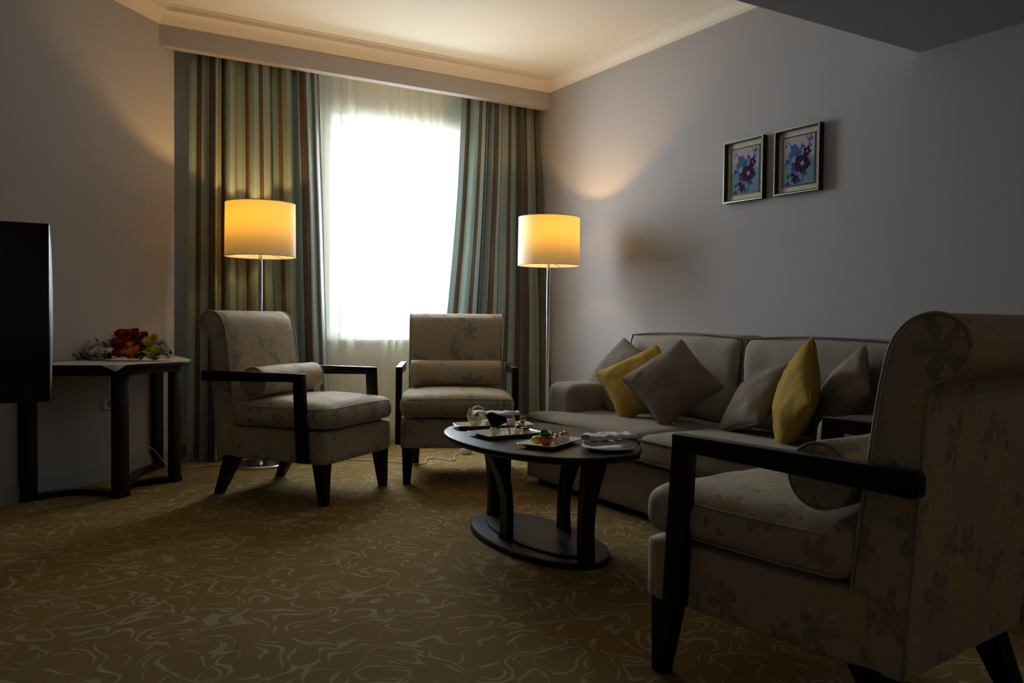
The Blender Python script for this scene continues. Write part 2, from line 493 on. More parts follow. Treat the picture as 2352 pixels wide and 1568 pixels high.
def soft_box(x0, x1, y0, y1, z0, z1, r=0.04, crown=0.0, n=14, wrinkle=0.0, seed=0, crown_lo=0.0, side=0.0):
    """rounded upholstered block with a bulging top"""
    bm = bmesh.new()
    bmesh.ops.create_cube(bm, size=2)
    bmesh.ops.subdivide_edges(bm, edges=bm.edges[:], cuts=n, use_grid_fill=True)
    c = Vector(((x0+x1)/2, (y0+y1)/2, (z0+z1)/2)); h = Vector(((x1-x0)/2, (y1-y0)/2, (z1-z0)/2))
    for v in bm.verts:
        p = v.co.copy()
        # denser sampling towards the rims
        q = Vector([math.copysign(1-(1-abs(a))**1.35, a) for a in p])
        P = Vector((q.x*h.x, q.y*h.y, q.z*h.z))
        inner = Vector([max(-(h[i]-min(r, h[i])), min(h[i]-min(r, h[i]), P[i])) for i in range(3)])
        d = P-inner
        if d.length > 1e-9:
            mx = max(abs(P[i]-inner[i])/min(r, h[i]) for i in range(3))
            P = inner+d.normalized()*r*mx if mx > 0 else P
        fx = max(0, 1-(P.x/h.x)**2); fy = max(0, 1-(P.y/h.y)**2); fz = max(0, 1-(P.z/h.z)**2)
        if P.z > 0: P.z += crown*sqrt(fx*fy)*min(1, P.z/h.z)
        else: P.z -= crown_lo*sqrt(fx*fy)
        if side:
            P.x += math.copysign(side*fz*sqrt(fy), P.x)*min(1, abs(P.x)/h.x)
            P.y += math.copysign(side*fz*sqrt(fx), P.y)*min(1, abs(P.y)/h.y)
        P = P+c
        if wrinkle:
            P += noise.noise_vector(P*9+Vector((seed, 0, 0)))*wrinkle+noise.noise_vector(P*22+Vector((seed, 5, 0)))*wrinkle*0.4
        v.co = P
    return bm
def rrect(x0, x1, y0, y1, r, k=5):
    out = []
    for cx, cy, a0 in ((x1-r, y1-r, 0), (x0+r, y1-r, pi/2), (x0+r, y0+r, pi), (x1-r, y0+r, 1.5*pi)):
        for i in range(k+1):
            a = a0+pi/2*i/k
            out.append((cx+r*cos(a), cy+r*sin(a)))
    return out

# ------------------------------------------------------------------ the room
def struct(o): return tag(o, kind='structure')
struct(box('floor', -2.4, 3.6, -1.6, 7.2, -0.05, 0, M['carpet']))
struct(box('wall_right', XR, XR+0.12, -1.6, YW+0.2, 0, 2.9, M['wall']))
bm = bmesh.new()   # window wall with its opening
add_box(bm, 0.70, WX0, YW, YW+0.14, 0, 2.9)
add_box(bm, WX1, XR, YW, YW+0.14, 0, 2.9)
add_box(bm, WX0, WX1, YW, YW+0.14, 0, WZ0)
add_box(bm, WX0, WX1, YW, YW+0.14, WZ1, 2.9)
struct(mk('wall_window', bm, M['white_wall'], smooth=False))
L1 = LW0-LWD*3.6
nrm = Vector((-LWD.y, LWD.x))
bm = bmesh.new()
add_prism(bm, [(LW0.x, LW0.y), (L1.x, L1.y), (L1.x+nrm.x*0.12, L1.y+nrm.y*0.12), (0.68, 5.42), (0.68, YW+0.12), (LW0.x, YW+0.12)], 0, 2.9, 'xy')
struct(mk('wall_left', bm, M['wall'], smooth=False))
struct(box('wall_side', L1.x-0.12, L1.x+0.02, -1.6, L1.y+0.05, 0, 2.9, M['wall']))
struct(box('wall_rear', L1.x-0.1, 3.6, -1.7, -1.58, 0, 2.9, M['wall']))
struct(box('ceiling', -2.4, 3.6, YS-0.05, 5.8, ZC, ZC+0.12, M['ceiling']))
struct(box('trim_1', -2.4, XR, -1.6, YS, ZS, ZC+0.1, M['wall']))       # lowered ceiling over the camera
# pelmet board
s_at = (YF-LW0.y)/LWD.y
bm = bmesh.new()
add_prism(bm, [(LW0.x+LWD.x*s_at, YF), (XR, YF), (XR, YF+0.07), (LW0.x+LWD.x*(YF+0.07-LW0.y)/LWD.y, YF+0.07)], ZP, ZC, 'xy')
struct(mk('trim_2', bm, M['wall'], smooth=False))
# crown moulding swept along right wall, pelmet and left wall
prof = [(0, ZK), (0.012, ZK), (0.014, ZK+0.010), (0.020, ZK+0.012), (0.024, ZK+0.022), (0.034, ZK+0.040), (0.052, ZK+0.056), (0.074, ZK+0.064),
        (0.078, ZK+0.060), (0.080, ZK+0.068), (0.088, ZK+0.069), (0.090, ZK+0.064), (0.092, ZK+0.074), (0.100, ZK+0.075), (0.102, ZK+0.070), (0.104, ZK+0.079), (0.116, ZK+0.080), (0.118, ZC)]
path = [Vector((XR, YS)), Vector((XR, YF)), Vector((LW0.x+LWD.x*s_at, YF)), Vector((L1.x, L1.y))]
bm = bmesh.new()
rows = []
for i, p in enumerate(path):
    ns = []
    for a, b in ((i-1, i), (i, i+1)):
        if 0 <= a and b < len(path):
            d = (path[b]-path[a]).normalized()
            ns.append(Vector((-d.y, d.x)))     # room side lies to the left of the path
    if len(ns) == 2:
        nn = (ns[0]+ns[1]).normalized(); nn = nn/nn.dot(ns[0])
    else: nn = ns[0]
    rows.append([bm.verts.new((p.x+nn.x*o_, p.y+nn.y*o_, z)) for o_, z in prof])
for a, b in zip(rows, rows[1:]):
    for k in range(len(prof)-1):
        bm.faces.new((a[k], a[k+1], b[k+1], b[k]))
struct(mk('trim_3', bm, M['crown'], smooth=True, angle=25))
# baseboards
bm = bmesh.new()
p0 = LW0-LWD*0.0
def off(p, d): return (p.x-nrm.x*d, p.y-nrm.y*d)
add_prism(bm, [off(LW0, 0), off(L1, 0), off(L1, 0.016), off(LW0, 0.016)], 0, 0.072, 'xy')
add_prism(bm, [off(LW0, 0), off(L1, 0), off(L1, 0.009), off(LW0, 0.009)], 0.072, 0.084, 'xy')
struct(mk('baseboard_left', bm, M['baseboard'], smooth=False))
struct(box('baseboard_window', LW0.x, XR, YW-0.016, YW, 0, 0.08, M['baseboard']))
struct(box('baseboard_right', XR-0.016, XR, -1.5, YW-0.016, 0, 0.08, M['baseboard']))
# window
win = empty('window_1', ((WX0+WX1)/2, YW+0.07, WZ0)); struct(win)
def wbox(nm, x0, x1, y0, y1, z0, z1, mat):
    return box(nm, x0-win.location.x, x1-win.location.x, y0-win.location.y, y1-win.location.y, z0-WZ0, z1-WZ0, mat, win)
bm = bmesh.new()
cx, cz = win.location.x, WZ0
hx, hz = (WX1-WX0)/2, WZ1-WZ0
for a in ((-hx, -hx+0.05, 0, hz), (hx-0.05, hx, 0, hz), (-hx+0.05, hx-0.05, 0, 0.05), (-hx+0.05, hx-0.05, hz-0.05, hz)):
    add_box(bm, a[0], a[1], -0.03, 0.03, a[2], a[3])
mk('window_frame', bm, M['white_frame'], win, smooth=False)
wbox('window_pane', WX0+0.05, WX1-0.05, YW+0.068, YW+0.072, WZ0+0.05, WZ1-0.05, M['glass'])
wbox('window_sill', WX0-0.04, WX1+0.04, YW-0.05, YW+0.04, WZ0-0.025, WZ0, M['white_frame'])
struct(box('wall_outside', -0.5, 5.2, 6.9, 7.0, 0, 1.0, M['ground']))

# ------------------------------------------------------------------ curtains
def curtain(name, xt, xb, yt, yb, z1, z0, nf, clen, mat, amp=(0.03, 0.045), seed=1, nx=260, nz=40, ease=1.0, label='', cat='curtain', hem=0.0, group=None, edge=None, lean=(0, 0)):
    rnd = random.Random(seed)
    ph = [rnd.uniform(-0.9, 0.9) for _ in range(nf+2)]
    am = [rnd.uniform(0.65, 1.25) for _ in range(nf+2)]
    bm = bmesh.new()
    uvd = {}
    rows = []
    for j in range(nz+1):
        t = j/nz; z = z1+(z0-z1)*t
        row = []
        for i in range(nx+1):
            s = i/nx
            k = (s+0.045*sin(2*pi*s*2+seed)+0.02*sin(2*pi*s*5+seed*2)-0.045*sin(seed)-0.02*sin(seed*2))*nf; k = max(0.0, k); ki = min(int(k), nf); fr_ = k-ki
            sm = fr_*fr_*(3-2*fr_)
            p_ = ph[ki]*(1-sm)+ph[ki+1]*sm; a_ = am[ki]*(1-sm)+am[ki+1]*sm
            th = 2*pi*k+p_*(1.0+0.5*t)
            a = (amp[0]+(amp[1]-amp[0])*t)*a_; cc = cos(th); cc = cc-0.35*cos(2*th)
            te = t**ease
            x = (xt[0]+(xb[0]-xt[0])*te)*(1-s)+(xt[1]+(xb[1]-xt[1])*te)*s
            wdt = abs((xt[1]-xt[0])+((xb[1]-xb[0])-(xt[1]-xt[0]))*te)
            x += 0.05*wdt/nf*sin(2*th)*min(1, 4*s, 4*(1-s))
            if edge: x += edge(s, t)
            x = min(x, 3.4165)
            y = (yt+(yb-yt)*t)+a*cc+noise.noise(Vector((s*6+seed, z*1.5, 0)))*0.014*(0.3+t)
            if hem and t > 0.9: y += noise.noise(Vector((s*14, z*30, seed)))*hem*(t-0.9)*10
            y -= t*(lean[0]*(1-s)**2+lean[1]*s*s)
            v = bm.verts.new((x, y, z)); uvd[v] = (s*clen, z+0.004*noise.noise(Vector((s*20, z*4, 0))))
            row.append(v)
        rows.append(row)
    uvl = bm.loops.layers.uv.new('uv')
    for a, b in zip(rows, rows[1:]):
        for i in range(nx):
            f = bm.faces.new((a[i], a[i+1], b[i+1], b[i]))
            for l in f.loops: l[uvl].uv = uvd[l.vert]
    o = mk(name, bm, mat, smooth=True)
    return tag(o, label, cat, group)
curtain('curtain', (0.905, 1.70), (0.86, 1.79), 5.345, 5.335, 2.56, 0.012, 5, 1.16, M['stripe'], (0.036, 0.046), 3, hem=0.05, lean=(0.12, 0.0),
        label='blue and brown striped curtain on the left of the window, behind the left floor lamp', group='striped curtains')
curtain('curtain', (2.76, 3.425), (2.56, 3.425), 5.345, 5.34, 2.56, 0.012, 4, 0.98, M['stripe'], (0.034, 0.044), 8, ease=1.5, hem=0.05, lean=(0.0, 0.25),
        label='blue and brown striped curtain on the right of the window, in the room corner', group='striped curtains')
curtain('sheer_curtain', (1.55, 3.05), (1.55, 3.05), 5.46, 5.47, 2.60, 0.02, 15, 3.1, M['sheer'], (0.014, 0.022), 5, nx=400, nz=16,
        label='translucent white sheer curtain hanging in front of the bright window')

# ------------------------------------------------------------------ floor lamps
def floor_lamp(x, y, ztop, label):
    t = empty('floor_lamp', (x, y, 0), 0, label, 'floor lamp', 'floor lamps')
    bm = bmesh.new(); add_lathe(bm, [(0, 0), (0.148, 0), (0.15, 0.002), (0.15, 0.014), (0.146, 0.017), (0.02, 0.019), (0.014, 0.03), (0, 0.03)], 64, cap=False)
    mk('lamp_base', bm, M['chrome'], t, angle=30)
    zb = ztop-0.312
    bm = bmesh.new(); add_lathe(bm, [(0.0115, 0.018), (0.0115, ztop-0.25)], 20)
    mk('pole', bm, M['chrome'], t, angle=40)
    sh = bmesh.new()
    add_lathe(sh, [(0.203, zb), (0.200, ztop)], 96, cap=False)
    so = mk('lamp_shade', sh, M['shade'], t)
    for r, z in ((0.203, zb), (0.200, ztop)):
        bm = bmesh.new()
        add_tube(bm, [(r*cos(a*pi/36), r*sin(a*pi/36), z) for a in range(72)], 0.0022, 6, closed=True)
        mk('shade_rim', bm, M['whiterim'], so)
    bm = bmesh.new()
    for k in range(3):
        a = 2*pi*k/3+0.6
        add_tube(bm, [(0.014*cos(a), 0.014*sin(a), zb+0.03), (0.2*cos(a), 0.2*sin(a), zb+0.004)], 0.0022, 6)
    mk('shade_spider', bm, M['chrome'], so)
    zs = ztop-0.153
    bm = bmesh.new(); add_lathe(bm, [(0.016, zs-0.10), (0.018, zs-0.09), (0.018, zs-0.06), (0.033, zs-0.004), (0.033, zs), (0, zs)], 24, cap=False)
    bu = mk('bulb_holder', bm, M['white_plastic'], t)
    bm = bmesh.new(); add_lathe(bm, [(0.030, zs+0.001), (0.029, zs+0.012), (0.022, zs+0.023), (0.012, zs+0.029), (0, zs+0.031)], 20, cap=False)
    mk('bulb', bm, M['bulb'], bu)
    return t
M['whiterim'] = simple('shade_rim_cloth', (0.5, 0.46, 0.38), 0.8)
floor_lamp(1.232, 4.985, 1.553, 'chrome floor lamp with white drum shade behind the left armchair, before the left curtain')
floor_lamp(2.985, 4.55, 1.553, 'chrome floor lamp with white drum shade near the right curtain, beside the sofa')

# ------------------------------------------------------------------ armchairs
BPROF = [(-0.530, 0.195), (-0.545, 0.36), (-0.562, 0.50), (-0.577, 0.616), (-0.590, 0.72), (-0.603, 0.800), (-0.620, 0.862), (-0.650, 0.900), (-0.690, 0.917), (-0.725, 0.915),
         (-0.754, 0.898), (-0.768, 0.868), (-0.764, 0.833), (-0.746, 0.806), (-0.722, 0.791), (-0.702, 0.782), (-0.694, 0.762), (-0.690, 0.70), (-0.684, 0.611), (-0.673, 0.42), (-0.655, 0.195)]
def armchair(x, y, th, label, uo):
    t = empty('armchair', (x, y, 0), -th, label, 'armchair', 'floral armchairs')
    bm = soft_box(-0.305, 0.305, -0.585, 0.0, 0.192, 0.352, 0.016, 0.004, 8)
    for v in bm.verts:
        k = min(1, max(0, -v.co.y/0.585)); v.co.x *= 1-0.08*k
    mk('seat_base', bm, M['floral'], t, uv=True, uvoff=(uo, 0.3))
    bm = soft_box(-0.298, 0.298, -0.545, 0.014, 0.356, 0.472, 0.042, 0.026, 18, 0.006, uo, side=0.016)
    c = mk('seat_cushion', bm, M['floral'], t, uv=True, uvoff=(uo+1.3, 0.1))
    for z in (0.455, 0.372):
        bm = bmesh.new()
        lp = rrect(-0.289, 0.289, -0.54, 0.005, 0.05, 8)
        lp = [(a+math.copysign(0.014*sqrt(max(0, 1-((b+0.265)/0.275)**2)), a)*min(1, abs(a)/0.28)**3, b+(0.014*sqrt(max(0, 1-(a/0.298)**2)) if b > -0.05 else 0)) for a, b in [q for k in range(len(lp)) for q in ((lp[k][0]*(1-j/8)+lp[(k+1) % len(lp)][0]*j/8, lp[k][1]*(1-j/8)+lp[(k+1) % len(lp)][1]*j/8) for j in range(8 if (k+1) % 9 == 0 else 1))]]
        add_tube(bm, [(a, b, z+(0.008*max(0, 1-(a/0.31)**2) if z > 0.4 else 0)) for a, b in lp], 0.0028, 6, closed=True)
        mk('piping', bm, M['pipe_floral'], c)
    # backrest: extruded side profile with rounded rims
    pr = catmull([(a, b, 0) for a, b in BPROF], 3, closed=False)
    pts = [(p.x, p.y) for p in pr]
    cxm = sum(p[0] for p in pts)/len(pts); czm = sum(p[1] for p in pts)/len(pts)
    bm = bmesh.new()
    rows = []
    secs = [(-0.277, 0.012), (-0.2755, 0.004), (-0.270, 0.0)]
    secs = secs+[(-0.27+0.54*i/10, 0.0) for i in range(1, 10)]+[(-s, o) for s, o in secs[::-1]]
    for sx, ins in secs:
        row = []
        n = len(pts)
        bulge = 0.010*(1-(sx/0.277)**2)
        for i, (a, b) in enumerate(pts):
            p0, p1 = pts[max(i-1, 0)], pts[min(i+1, n-1)]
            d = Vector((p1[0]-p0[0], p1[1]-p0[1])); d.normalize()
            nn = Vector((d.y, -d.x))
            # outward normal: front side is +y
            out = Vector((a, b))-Vector((-0.64 if b < 0.75 else -0.69, b if b < 0.75 else 0.84))
            if nn.dot(out) < 0: nn = -nn
            q = Vector((a, b))-nn*(ins-(bulge if a > -0.64 and b > 0.4 else 0))
            k = 1-0.04*max(0, (0.5-b)/0.5)
            row.append(bm.verts.new((sx*k, q.x, q.y)))
        rows.append(row)
    for a, b in zip(rows, rows[1:]):
        for i in range(len(pts)):
            j = (i+1) % len(pts)
            bm.faces.new((a[i], a[j], b[j], b[i]))
    for row in (rows[0], rows[-1]):
        bm.faces.new(row)
    bk = mk('backrest', bm, M['floral'], t, uv=True, uvoff=(uo+2.1, 0.7), angle=50)
    for s in (-1, 1):
        bm = bmesh.new()
        add_tube(bm, [(s*0.277*(1-0.04*max(0, (0.5-b)/0.5)), a+(0.008 if a > -0.64 else 0)*0, b) for a, b in pts], 0.0035, 6)
        mk('piping', bm, M['pipe_floral'], bk)
    for s in (-1, 1):
        bm = bmesh.new()
        x0, x1 = (s*0.301, s*0.335)
        L = [(-0.107, 0.624), (-0.107, 0.60), (-0.083, 0.204), (-0.139, 0.204), (-0.160, 0.584), (-0.698, 0.570), (-0.706, 0.577), (-0.706, 0.614), (-0.698, 0.622)]
        add_prism(bm, L, min(x0, x1), max(x0, x1), 'yz', 0.003)
        mk('armrest', bm, M['black_wood'], t, angle=35)
    for sx in (-1, 1):
        for rear in (0, 1):
            bm = bmesh.new()
            if rear: top = (0.245*sx, -0.575); bot = (0.240*sx, -0.672); ht, hb = 0.036, 0.020
            else: top = (0.262*sx, -0.045); bot = (0.268*sx, -0.028); ht, hb = 0.033, 0.019
            A = [bm.verts.new((top[0]+a*ht, top[1]+b*ht, 0.20)) for a, b in ((-1, -1), (1, -1), (1, 1), (-1, 1))]
            B = [bm.verts.new((bot[0]+a*hb, bot[1]+b*hb, 0.0)) for a, b in ((-1, -1), (1, -1), (1, 1), (-1, 1))]
            bm.faces.new(A); bm.faces.new(B[::-1])
            for i in range(4): bm.faces.new((A[i], B[i], B[(i+1) % 4], A[(i+1) % 4]))
            bmesh.ops.bevel(bm, geom=bm.edges[:], offset=0.002, segments=2, affect='EDGES')
            mk('leg', bm, M['black_wood'], t, angle=35)
    return t
M['pipe_floral'] = simple('taupe_piping', (0.34, 0.30, 0.235), 0.7)
CH = {'L': (1.465, 3.929, 2.492), 'M': (2.013, 3.936, -2.692), 'N': (1.676, 1.659, -0.112)}
armchair(*CH['L'], 'floral upholstered armchair with black wooden arms in front of the left striped curtain', 0.0)
armchair(*CH['M'], 'floral upholstered armchair with black wooden arms facing forward before the window, behind the oval table', 0.9)
armchair(*CH['N'], 'large floral armchair with black wooden arms in the right foreground, seen from the side', 3.3)
def bolster(key, label, uo, dx=0, dr=0.0, ly=-0.462):
    x, y, th = CH[key]
    fw = Vector((sin(th), cos(th))); rt = Vector((cos(th), -sin(th)))
    P = Vector((x, y))+fw*ly+rt*dx
    bm = bmesh.new()
    R0, Lh = 0.076, 0.262
    secs = [(-Lh-0.004, 0.0), (-Lh-0.005, 0.04), (-Lh-0.002, 0.066), (-Lh+0.004, 0.0745)]
    N = 44
    ring = []
    full = secs+[(-Lh+0.02+(2*Lh-0.04)*i/16, R0) for i in range(17)]+[(-a, b) for a, b in secs[::-1]]
    for sx, r in full:
        if r == 0: ring.append([bm.verts.new((sx, 0, 0))]); continue
        row = []
        for i in range(N):
            a = 2*pi*i/N
            k = 1+0.03*noise.noise(Vector((sx*9+uo, cos(a)*1.5, sin(a)*1.5)))
            zz = r*k*sin(a)
            if zz < 0: zz *= 0.93
            row.append(bm.verts.new((sx, r*k*cos(a), zz)))
        ring.append(row)
    for a, b in zip(ring, ring[1:]):
        for i in range(N):
            j = (i+1) % N
            if len(a) == 1: bm.faces.new((a[0], b[j], b[i]))
            elif len(b) == 1: bm.faces.new((a[i], a[j], b[0]))
            else: bm.faces.new((a[i], a[j], b[j], b[i]))
    t = empty('bolster_cushion', (P.x, P.y, 0.495), -th+dr, label, 'cushion', 'floral bolster cushions')
    o = mk('bolster_body', bm, M['floral'], t, uv=True, uvoff=(uo, 1.1), loc=(0, 0, 0.0706+0.001))
    for s in (-1, 1):
        bm = bmesh.new()
        add_tube(bm, [(s*(Lh-0.001), 0.0735*cos(a*pi/18), 0.0735*sin(a*pi/18)*(0.93 if a > 18 else 1)) for a in range(36)], 0.003, 6, closed=True)
        mk('piping', bm, M['pipe_floral'], t, loc=(0, 0, 0.0716))
bolster('L', 'round floral bolster cushion lying on the left armchair seat', 0.4, dr=0.05)
bolster('M', 'round floral bolster cushion lying on the armchair facing forward before the window', 1.7)
bolster('N', 'round floral bolster cushion on the right foreground armchair seat, its round end showing', 2.9, ly=-0.458)

# ------------------------------------------------------------------ sofa
so = empty('sofa', (2.90, 2.87, 0), 0, 'long grey-brown upholstered sofa along the right wall, under the two framed pictures', 'sofa')
def sp(name, bm, mat, parent, uvoff=(0, 0)):
    for v in bm.verts: v.co -= Vector((2.90, 2.87, 0))
    return mk(name, bm, mat, parent, uv=True, uvoff=uvoff, angle=60)
YL, YR_, YM = 3.83, 1.80, 2.87
bm = bmesh.new(); add_box(bm, 2.43, 3.30, YR_+0.05, YL-0.05, 0.0, 0.045, 0.002)
sp('plinth', bm, M['black_wood'], so)
sp('sofa_base', soft_box(2.385, 3.36, YR_, YL, 0.035, 0.25, 0.012, 0, 10), M['sofa'], so)
for (a, b, sd) in ((3.595, YL, 1), (YR_, 2.045, 2)):
    sp('sofa_arm', soft_box(2.51, 3.33, a, b, 0.20, 0.545, 0.045, 0.006, 12, 0.004, sd), M['sofa'], so, (sd*.3, 0))
sp('back_frame', soft_box(3.16, 3.37, YR_+0.05, YL-0.05, 0.20, 0.76, 0.03, 0, 8), M['sofa'], so)
for k, (a, b) in enumerate(((YM+0.004, YL), (YR_+0.01, YM-0.004))):
    # seat cushion with an ear running round the front of the arm
    ia = (a if k == 0 else 2.052); ib = (3.588 if k == 0 else b)
    bm = soft_box(2.365, 3.02, a, b, 0.252, 0.385, 0.035, 0.022, 20, 0.004, 7+k, side=0.008)
    for v in bm.verts:
        if v.co.x > 2.50:
            v.co.y = min(max(v.co.y, ia), ib)
    c = sp('seat_cushion', bm, M['sofa'], so, (k*0.7, 0.2))
    for z in (0.362, 0.272):
        bm = bmesh.new()
        if k == 0: lp = [(2.43, b-0.004), (2.364, b-0.006), (2.364, a+0.006), (2.43, a+0.004)]
        else: lp = [(2.43, b-0.004), (2.364, b-0.006), (2.364, a+0.006), (2.43, a+0.004)]
        pts = []
        for i in range(len(lp)-1):
            for q in range(12):
                u = q/12; pts.append((lp[i][0]*(1-u)+lp[i+1][0]*u, lp[i][1]*(1-u)+lp[i+1][1]*u, z))
        pts.append((*lp[-1], z))
        pts = [Vector((p[0]-0.006*max(0, 1-((p[1]-(a+b)/2)/((b-a)/2))**2), p[1], p[2]-(0.014 if p[0] > 2.40 and z > 0.3 else 0))) for p in pts]
        pp = [pts[0]]+[(pts[i-1]+pts[i]*2+pts[i+1])/4 for i in range(1, len(pts)-1)]+[pts[-1]]
        add_tube(bm, pp, 0.0042, 6)
        sp('piping', bm, M['piping'], c)
for k, (a, b) in enumerate(((YM+0.003, 3.735), (1.95, YM-0.003))):
    bm = soft_box(2.955, 3.20, a, b, 0.385, 0.815, 0.055, 0.012, 20, 0.006, 17+k)
    for v in bm.verts:
        h = (v.co.z-0.385)/0.43
        v.co.x += 0.05*h
        if v.co.x < 3.10:
            f = max(0, 1-((v.co.y-(a+b)/2)/((b-a)/2))**2)*max(0, 1-((h-0.45)/0.6)**2)
            v.co.x -= 0.022*f
        ylim = (None, 3.588) if k == 0 else (2.052, None)
        if v.co.z < 0.55:
            if ylim[1]: v.co.y = min(v.co.y, 3.588)
            if ylim[0]: v.co.y = max(v.co.y, 2.052)
    if k == 1:
        for v in bm.verts:
            if v.co.x < 3.08 and v.co.z > 0.5:
                v.co.x += 0.006*sin(v.co.y*55)*max(0, (v.co.z-0.5)/0.3)*max(0, 1-abs(v.co.y-2.35)/0.3)
    c = sp('back_cushion', bm, M['sofa'], so, (k*0.9, 0.5))
    bm = bmesh.new()
    lp = [(a+0.012, 0.56), (a+0.008, 0.76), (a+0.018, 0.795), (a+0.05, 0.812), ((a+b)/2, 0.826), (b-0.05, 0.812), (b-0.018, 0.795), (b-0.008, 0.76), (b-0.008, 0.56)]
    pts = catmull([(3.024+0.05*((z-0.385)/0.43-1), y, z) for y, z in lp], 8)
    add_tube(bm, pts, 0.0045, 6)
    sp('piping', bm, M['piping'], c)

# throw cushions
def throw(center, n, up, s, T, mat, label, seed, group):
    n = Vector(n).normalized(); up = Vector(up); up = (up-n*up.dot(n)).normalized(); rt = up.cross(n)
    Rm = Matrix((rt, up, n)).transposed().to_4x4(); Rm.translation = center
    bm = bmesh.new(); N = 30
    grids = []
    for sg in (1, -1):
        g = []
        for j in range(N+1):
            row = []
            for i in range(N+1):
                u = -1+2*i/N; v = -1+2*j/N
                u = math.copysign(1-(1-abs(u))**1.25, u); v = math.copysign(1-(1-abs(v))**1.25, v)
                e = max(0, (1-u*u)*(1-v*v))
                x = s*u*(1-0.09*(1-v*v)*abs(u)-0.05*(u*v)**8); y = s*v*(1-0.09*(1-u*u)*abs(v)-0.05*(u*v)**8)
                z = sg*T*1.25*e**0.5
                w_ = noise.noise(Vector((u*2.2+seed, v*2.2, sg)))*0.010+noise.noise(Vector((u*6+seed, v*6, sg*3)))*0.004
                rim = abs(u)**6*(1-abs(v)**4)+abs(v)**6*(1-abs(u)**4)
                z += sg*w_*min(1, e*3)+sg*rim*0.0016*sin((u if abs(v) > abs(u) else v)*26+seed)
                row.append(Vector((x, y, z)))
            g.append(row)
        grids.append(g)
    vs = [[[None]*(N+1) for _ in range(N+1)] for _ in range(2)]
    for j in range(N+1):
        for i in range(N+1):
            rimv = i in (0, N) or j in (0, N)
            a = bm.verts.new(grids[0][j][i]); vs[0][j][i] = a
            vs[1][j][i] = a if rimv else bm.verts.new(grids[1][j][i])
    for k in (0, 1):
        for j in range(N):
            for i in range(N):
                q = [vs[k][j][i], vs[k][j][i+1], vs[k][j+1][i+1], vs[k][j+1][i]]
                bm.faces.new(q if k == 0 else q[::-1])
    o = mk('throw_cushion', bm, mat, uv=True, uvoff=(seed, 0))
    o.matrix_world = Rm
    tag(o, label, 'cushion', group)
    bm = bmesh.new()
    rim = [grids[0][0][i] for i in range(N+1)]+[grids[0][j][N] for j in range(1, N+1)]+[grids[0][N][N-i] for i in range(1, N+1)]+[grids[0][N-j][0] for j in range(1, N)]
    add_tube(bm, rim, 0.003, 5, closed=True)
    mk('seam', bm, mat, o, uv=True)
    return o
G = 'throw cushions on the sofa'
PIL = [
 ((2.835, 3.602, 0.585), (-0.78, -0.10, 0.52), (-0.02, 0.93, 0.40), 0.195, 0.060, 'cushion_grey', 'taupe throw cushion leaning on the far sofa arm, behind the yellow one', 1.3),
 ((2.752, 3.325, 0.570), (-0.62, -0.45, 0.64), (0.136, 0.781, 0.61), 0.186, 0.055, 'cushion_yellow', 'mustard yellow throw cushion between two taupe ones at the far end of the sofa', 2.6),
 ((2.740, 3.066, 0.590), (-0.66, -0.50, 0.56), (0.017, 0.843, 0.538), 0.186, 0.060, 'cushion_grey', 'taupe throw cushion standing on its corner in front of the left yellow cushion', 3.9),
 ((2.820, 2.610, 0.548), (-0.70, 0.36, 0.62), (0.669, 0.057, 0.741), 0.180, 0.056, 'cushion_grey', 'taupe throw cushion slumped low on the sofa, leaning against the right yellow one', 5.2),
 ((2.705, 2.285, 0.590), (-0.76, 0.60, 0.23), (0.521, 0.479, 0.706), 0.190, 0.058, 'cushion_yellow', 'mustard yellow throw cushion upright between two taupe ones at the near end of the sofa', 6.5),
 ((2.850, 2.185, 0.590), (-0.739, 0.50, 0.45), (0.674, 0.528, 0.516), 0.182, 0.056, 'cushion_grey', 'taupe throw cushion against the near sofa arm, nearest the foreground armchair', 7.8),
]
for c_, n_, u_, s_, T_, m_, l_, sd_ in PIL:
    throw(c_, n_, u_, s_, T_, M[m_], l_, sd_, G)

# ------------------------------------------------------------------ oval coffee table
TX, TY, TH = 1.790, 2.800, 0.420
tb = empty('coffee_table', (TX, TY, 0), radians(-3), 'oval black wooden coffee table with four curved legs, laid with plates of sweets', 'table')
def oval(a, b, e=2.15, n=96):
    o = []
    for i in range(n):
        t_ = 2*pi*i/n
        o.append((b*math.copysign(abs(cos(t_))**(2/e), cos(t_)), a*math.copysign(abs(sin(t_))**(2/e), sin(t_))))
    return o
def add_slab(bm, a, b, prof, e=2.15):
    rows = []
    for d, z in prof:
        rows.append([bm.verts.new((x, y, z)) for x, y in oval(a-d, b-d, e)])
    for A, B in zip(rows, rows[1:]):
        for i in range(len(A)):
            j = (i+1) % len(A); bm.faces.new((A[i], A[j], B[j], B[i]))
    bm.faces.new(rows[0][::-1]); bm.faces.new(rows[-1])
bm = bmesh.new(); add_slab(bm, 0.525, 0.328, [(0.035, TH-0.032), (0.010, TH-0.026), (0.002, TH-0.018), (0, TH-0.010), (0.002, TH-0.003), (0.006, TH)])
mk('tabletop', bm, M['table_wood'], tb, angle=30)
bm = bmesh.new(); add_slab(bm, 0.428, 0.205, [(0.004, 0), (0, 0.004), (0, 0.020), (0.004, 0.024)], 2.1)
ba = mk('table_base', bm, M['table_wood'], tb, angle=30)
bm = bmesh.new(); add_slab(bm, 0.355, 0.135, [(0, 0.024), (0, 0.030), (0.003, 0.033)], 2.1)
mk('raised_plate', bm, M['table_wood'], ba, angle=30)
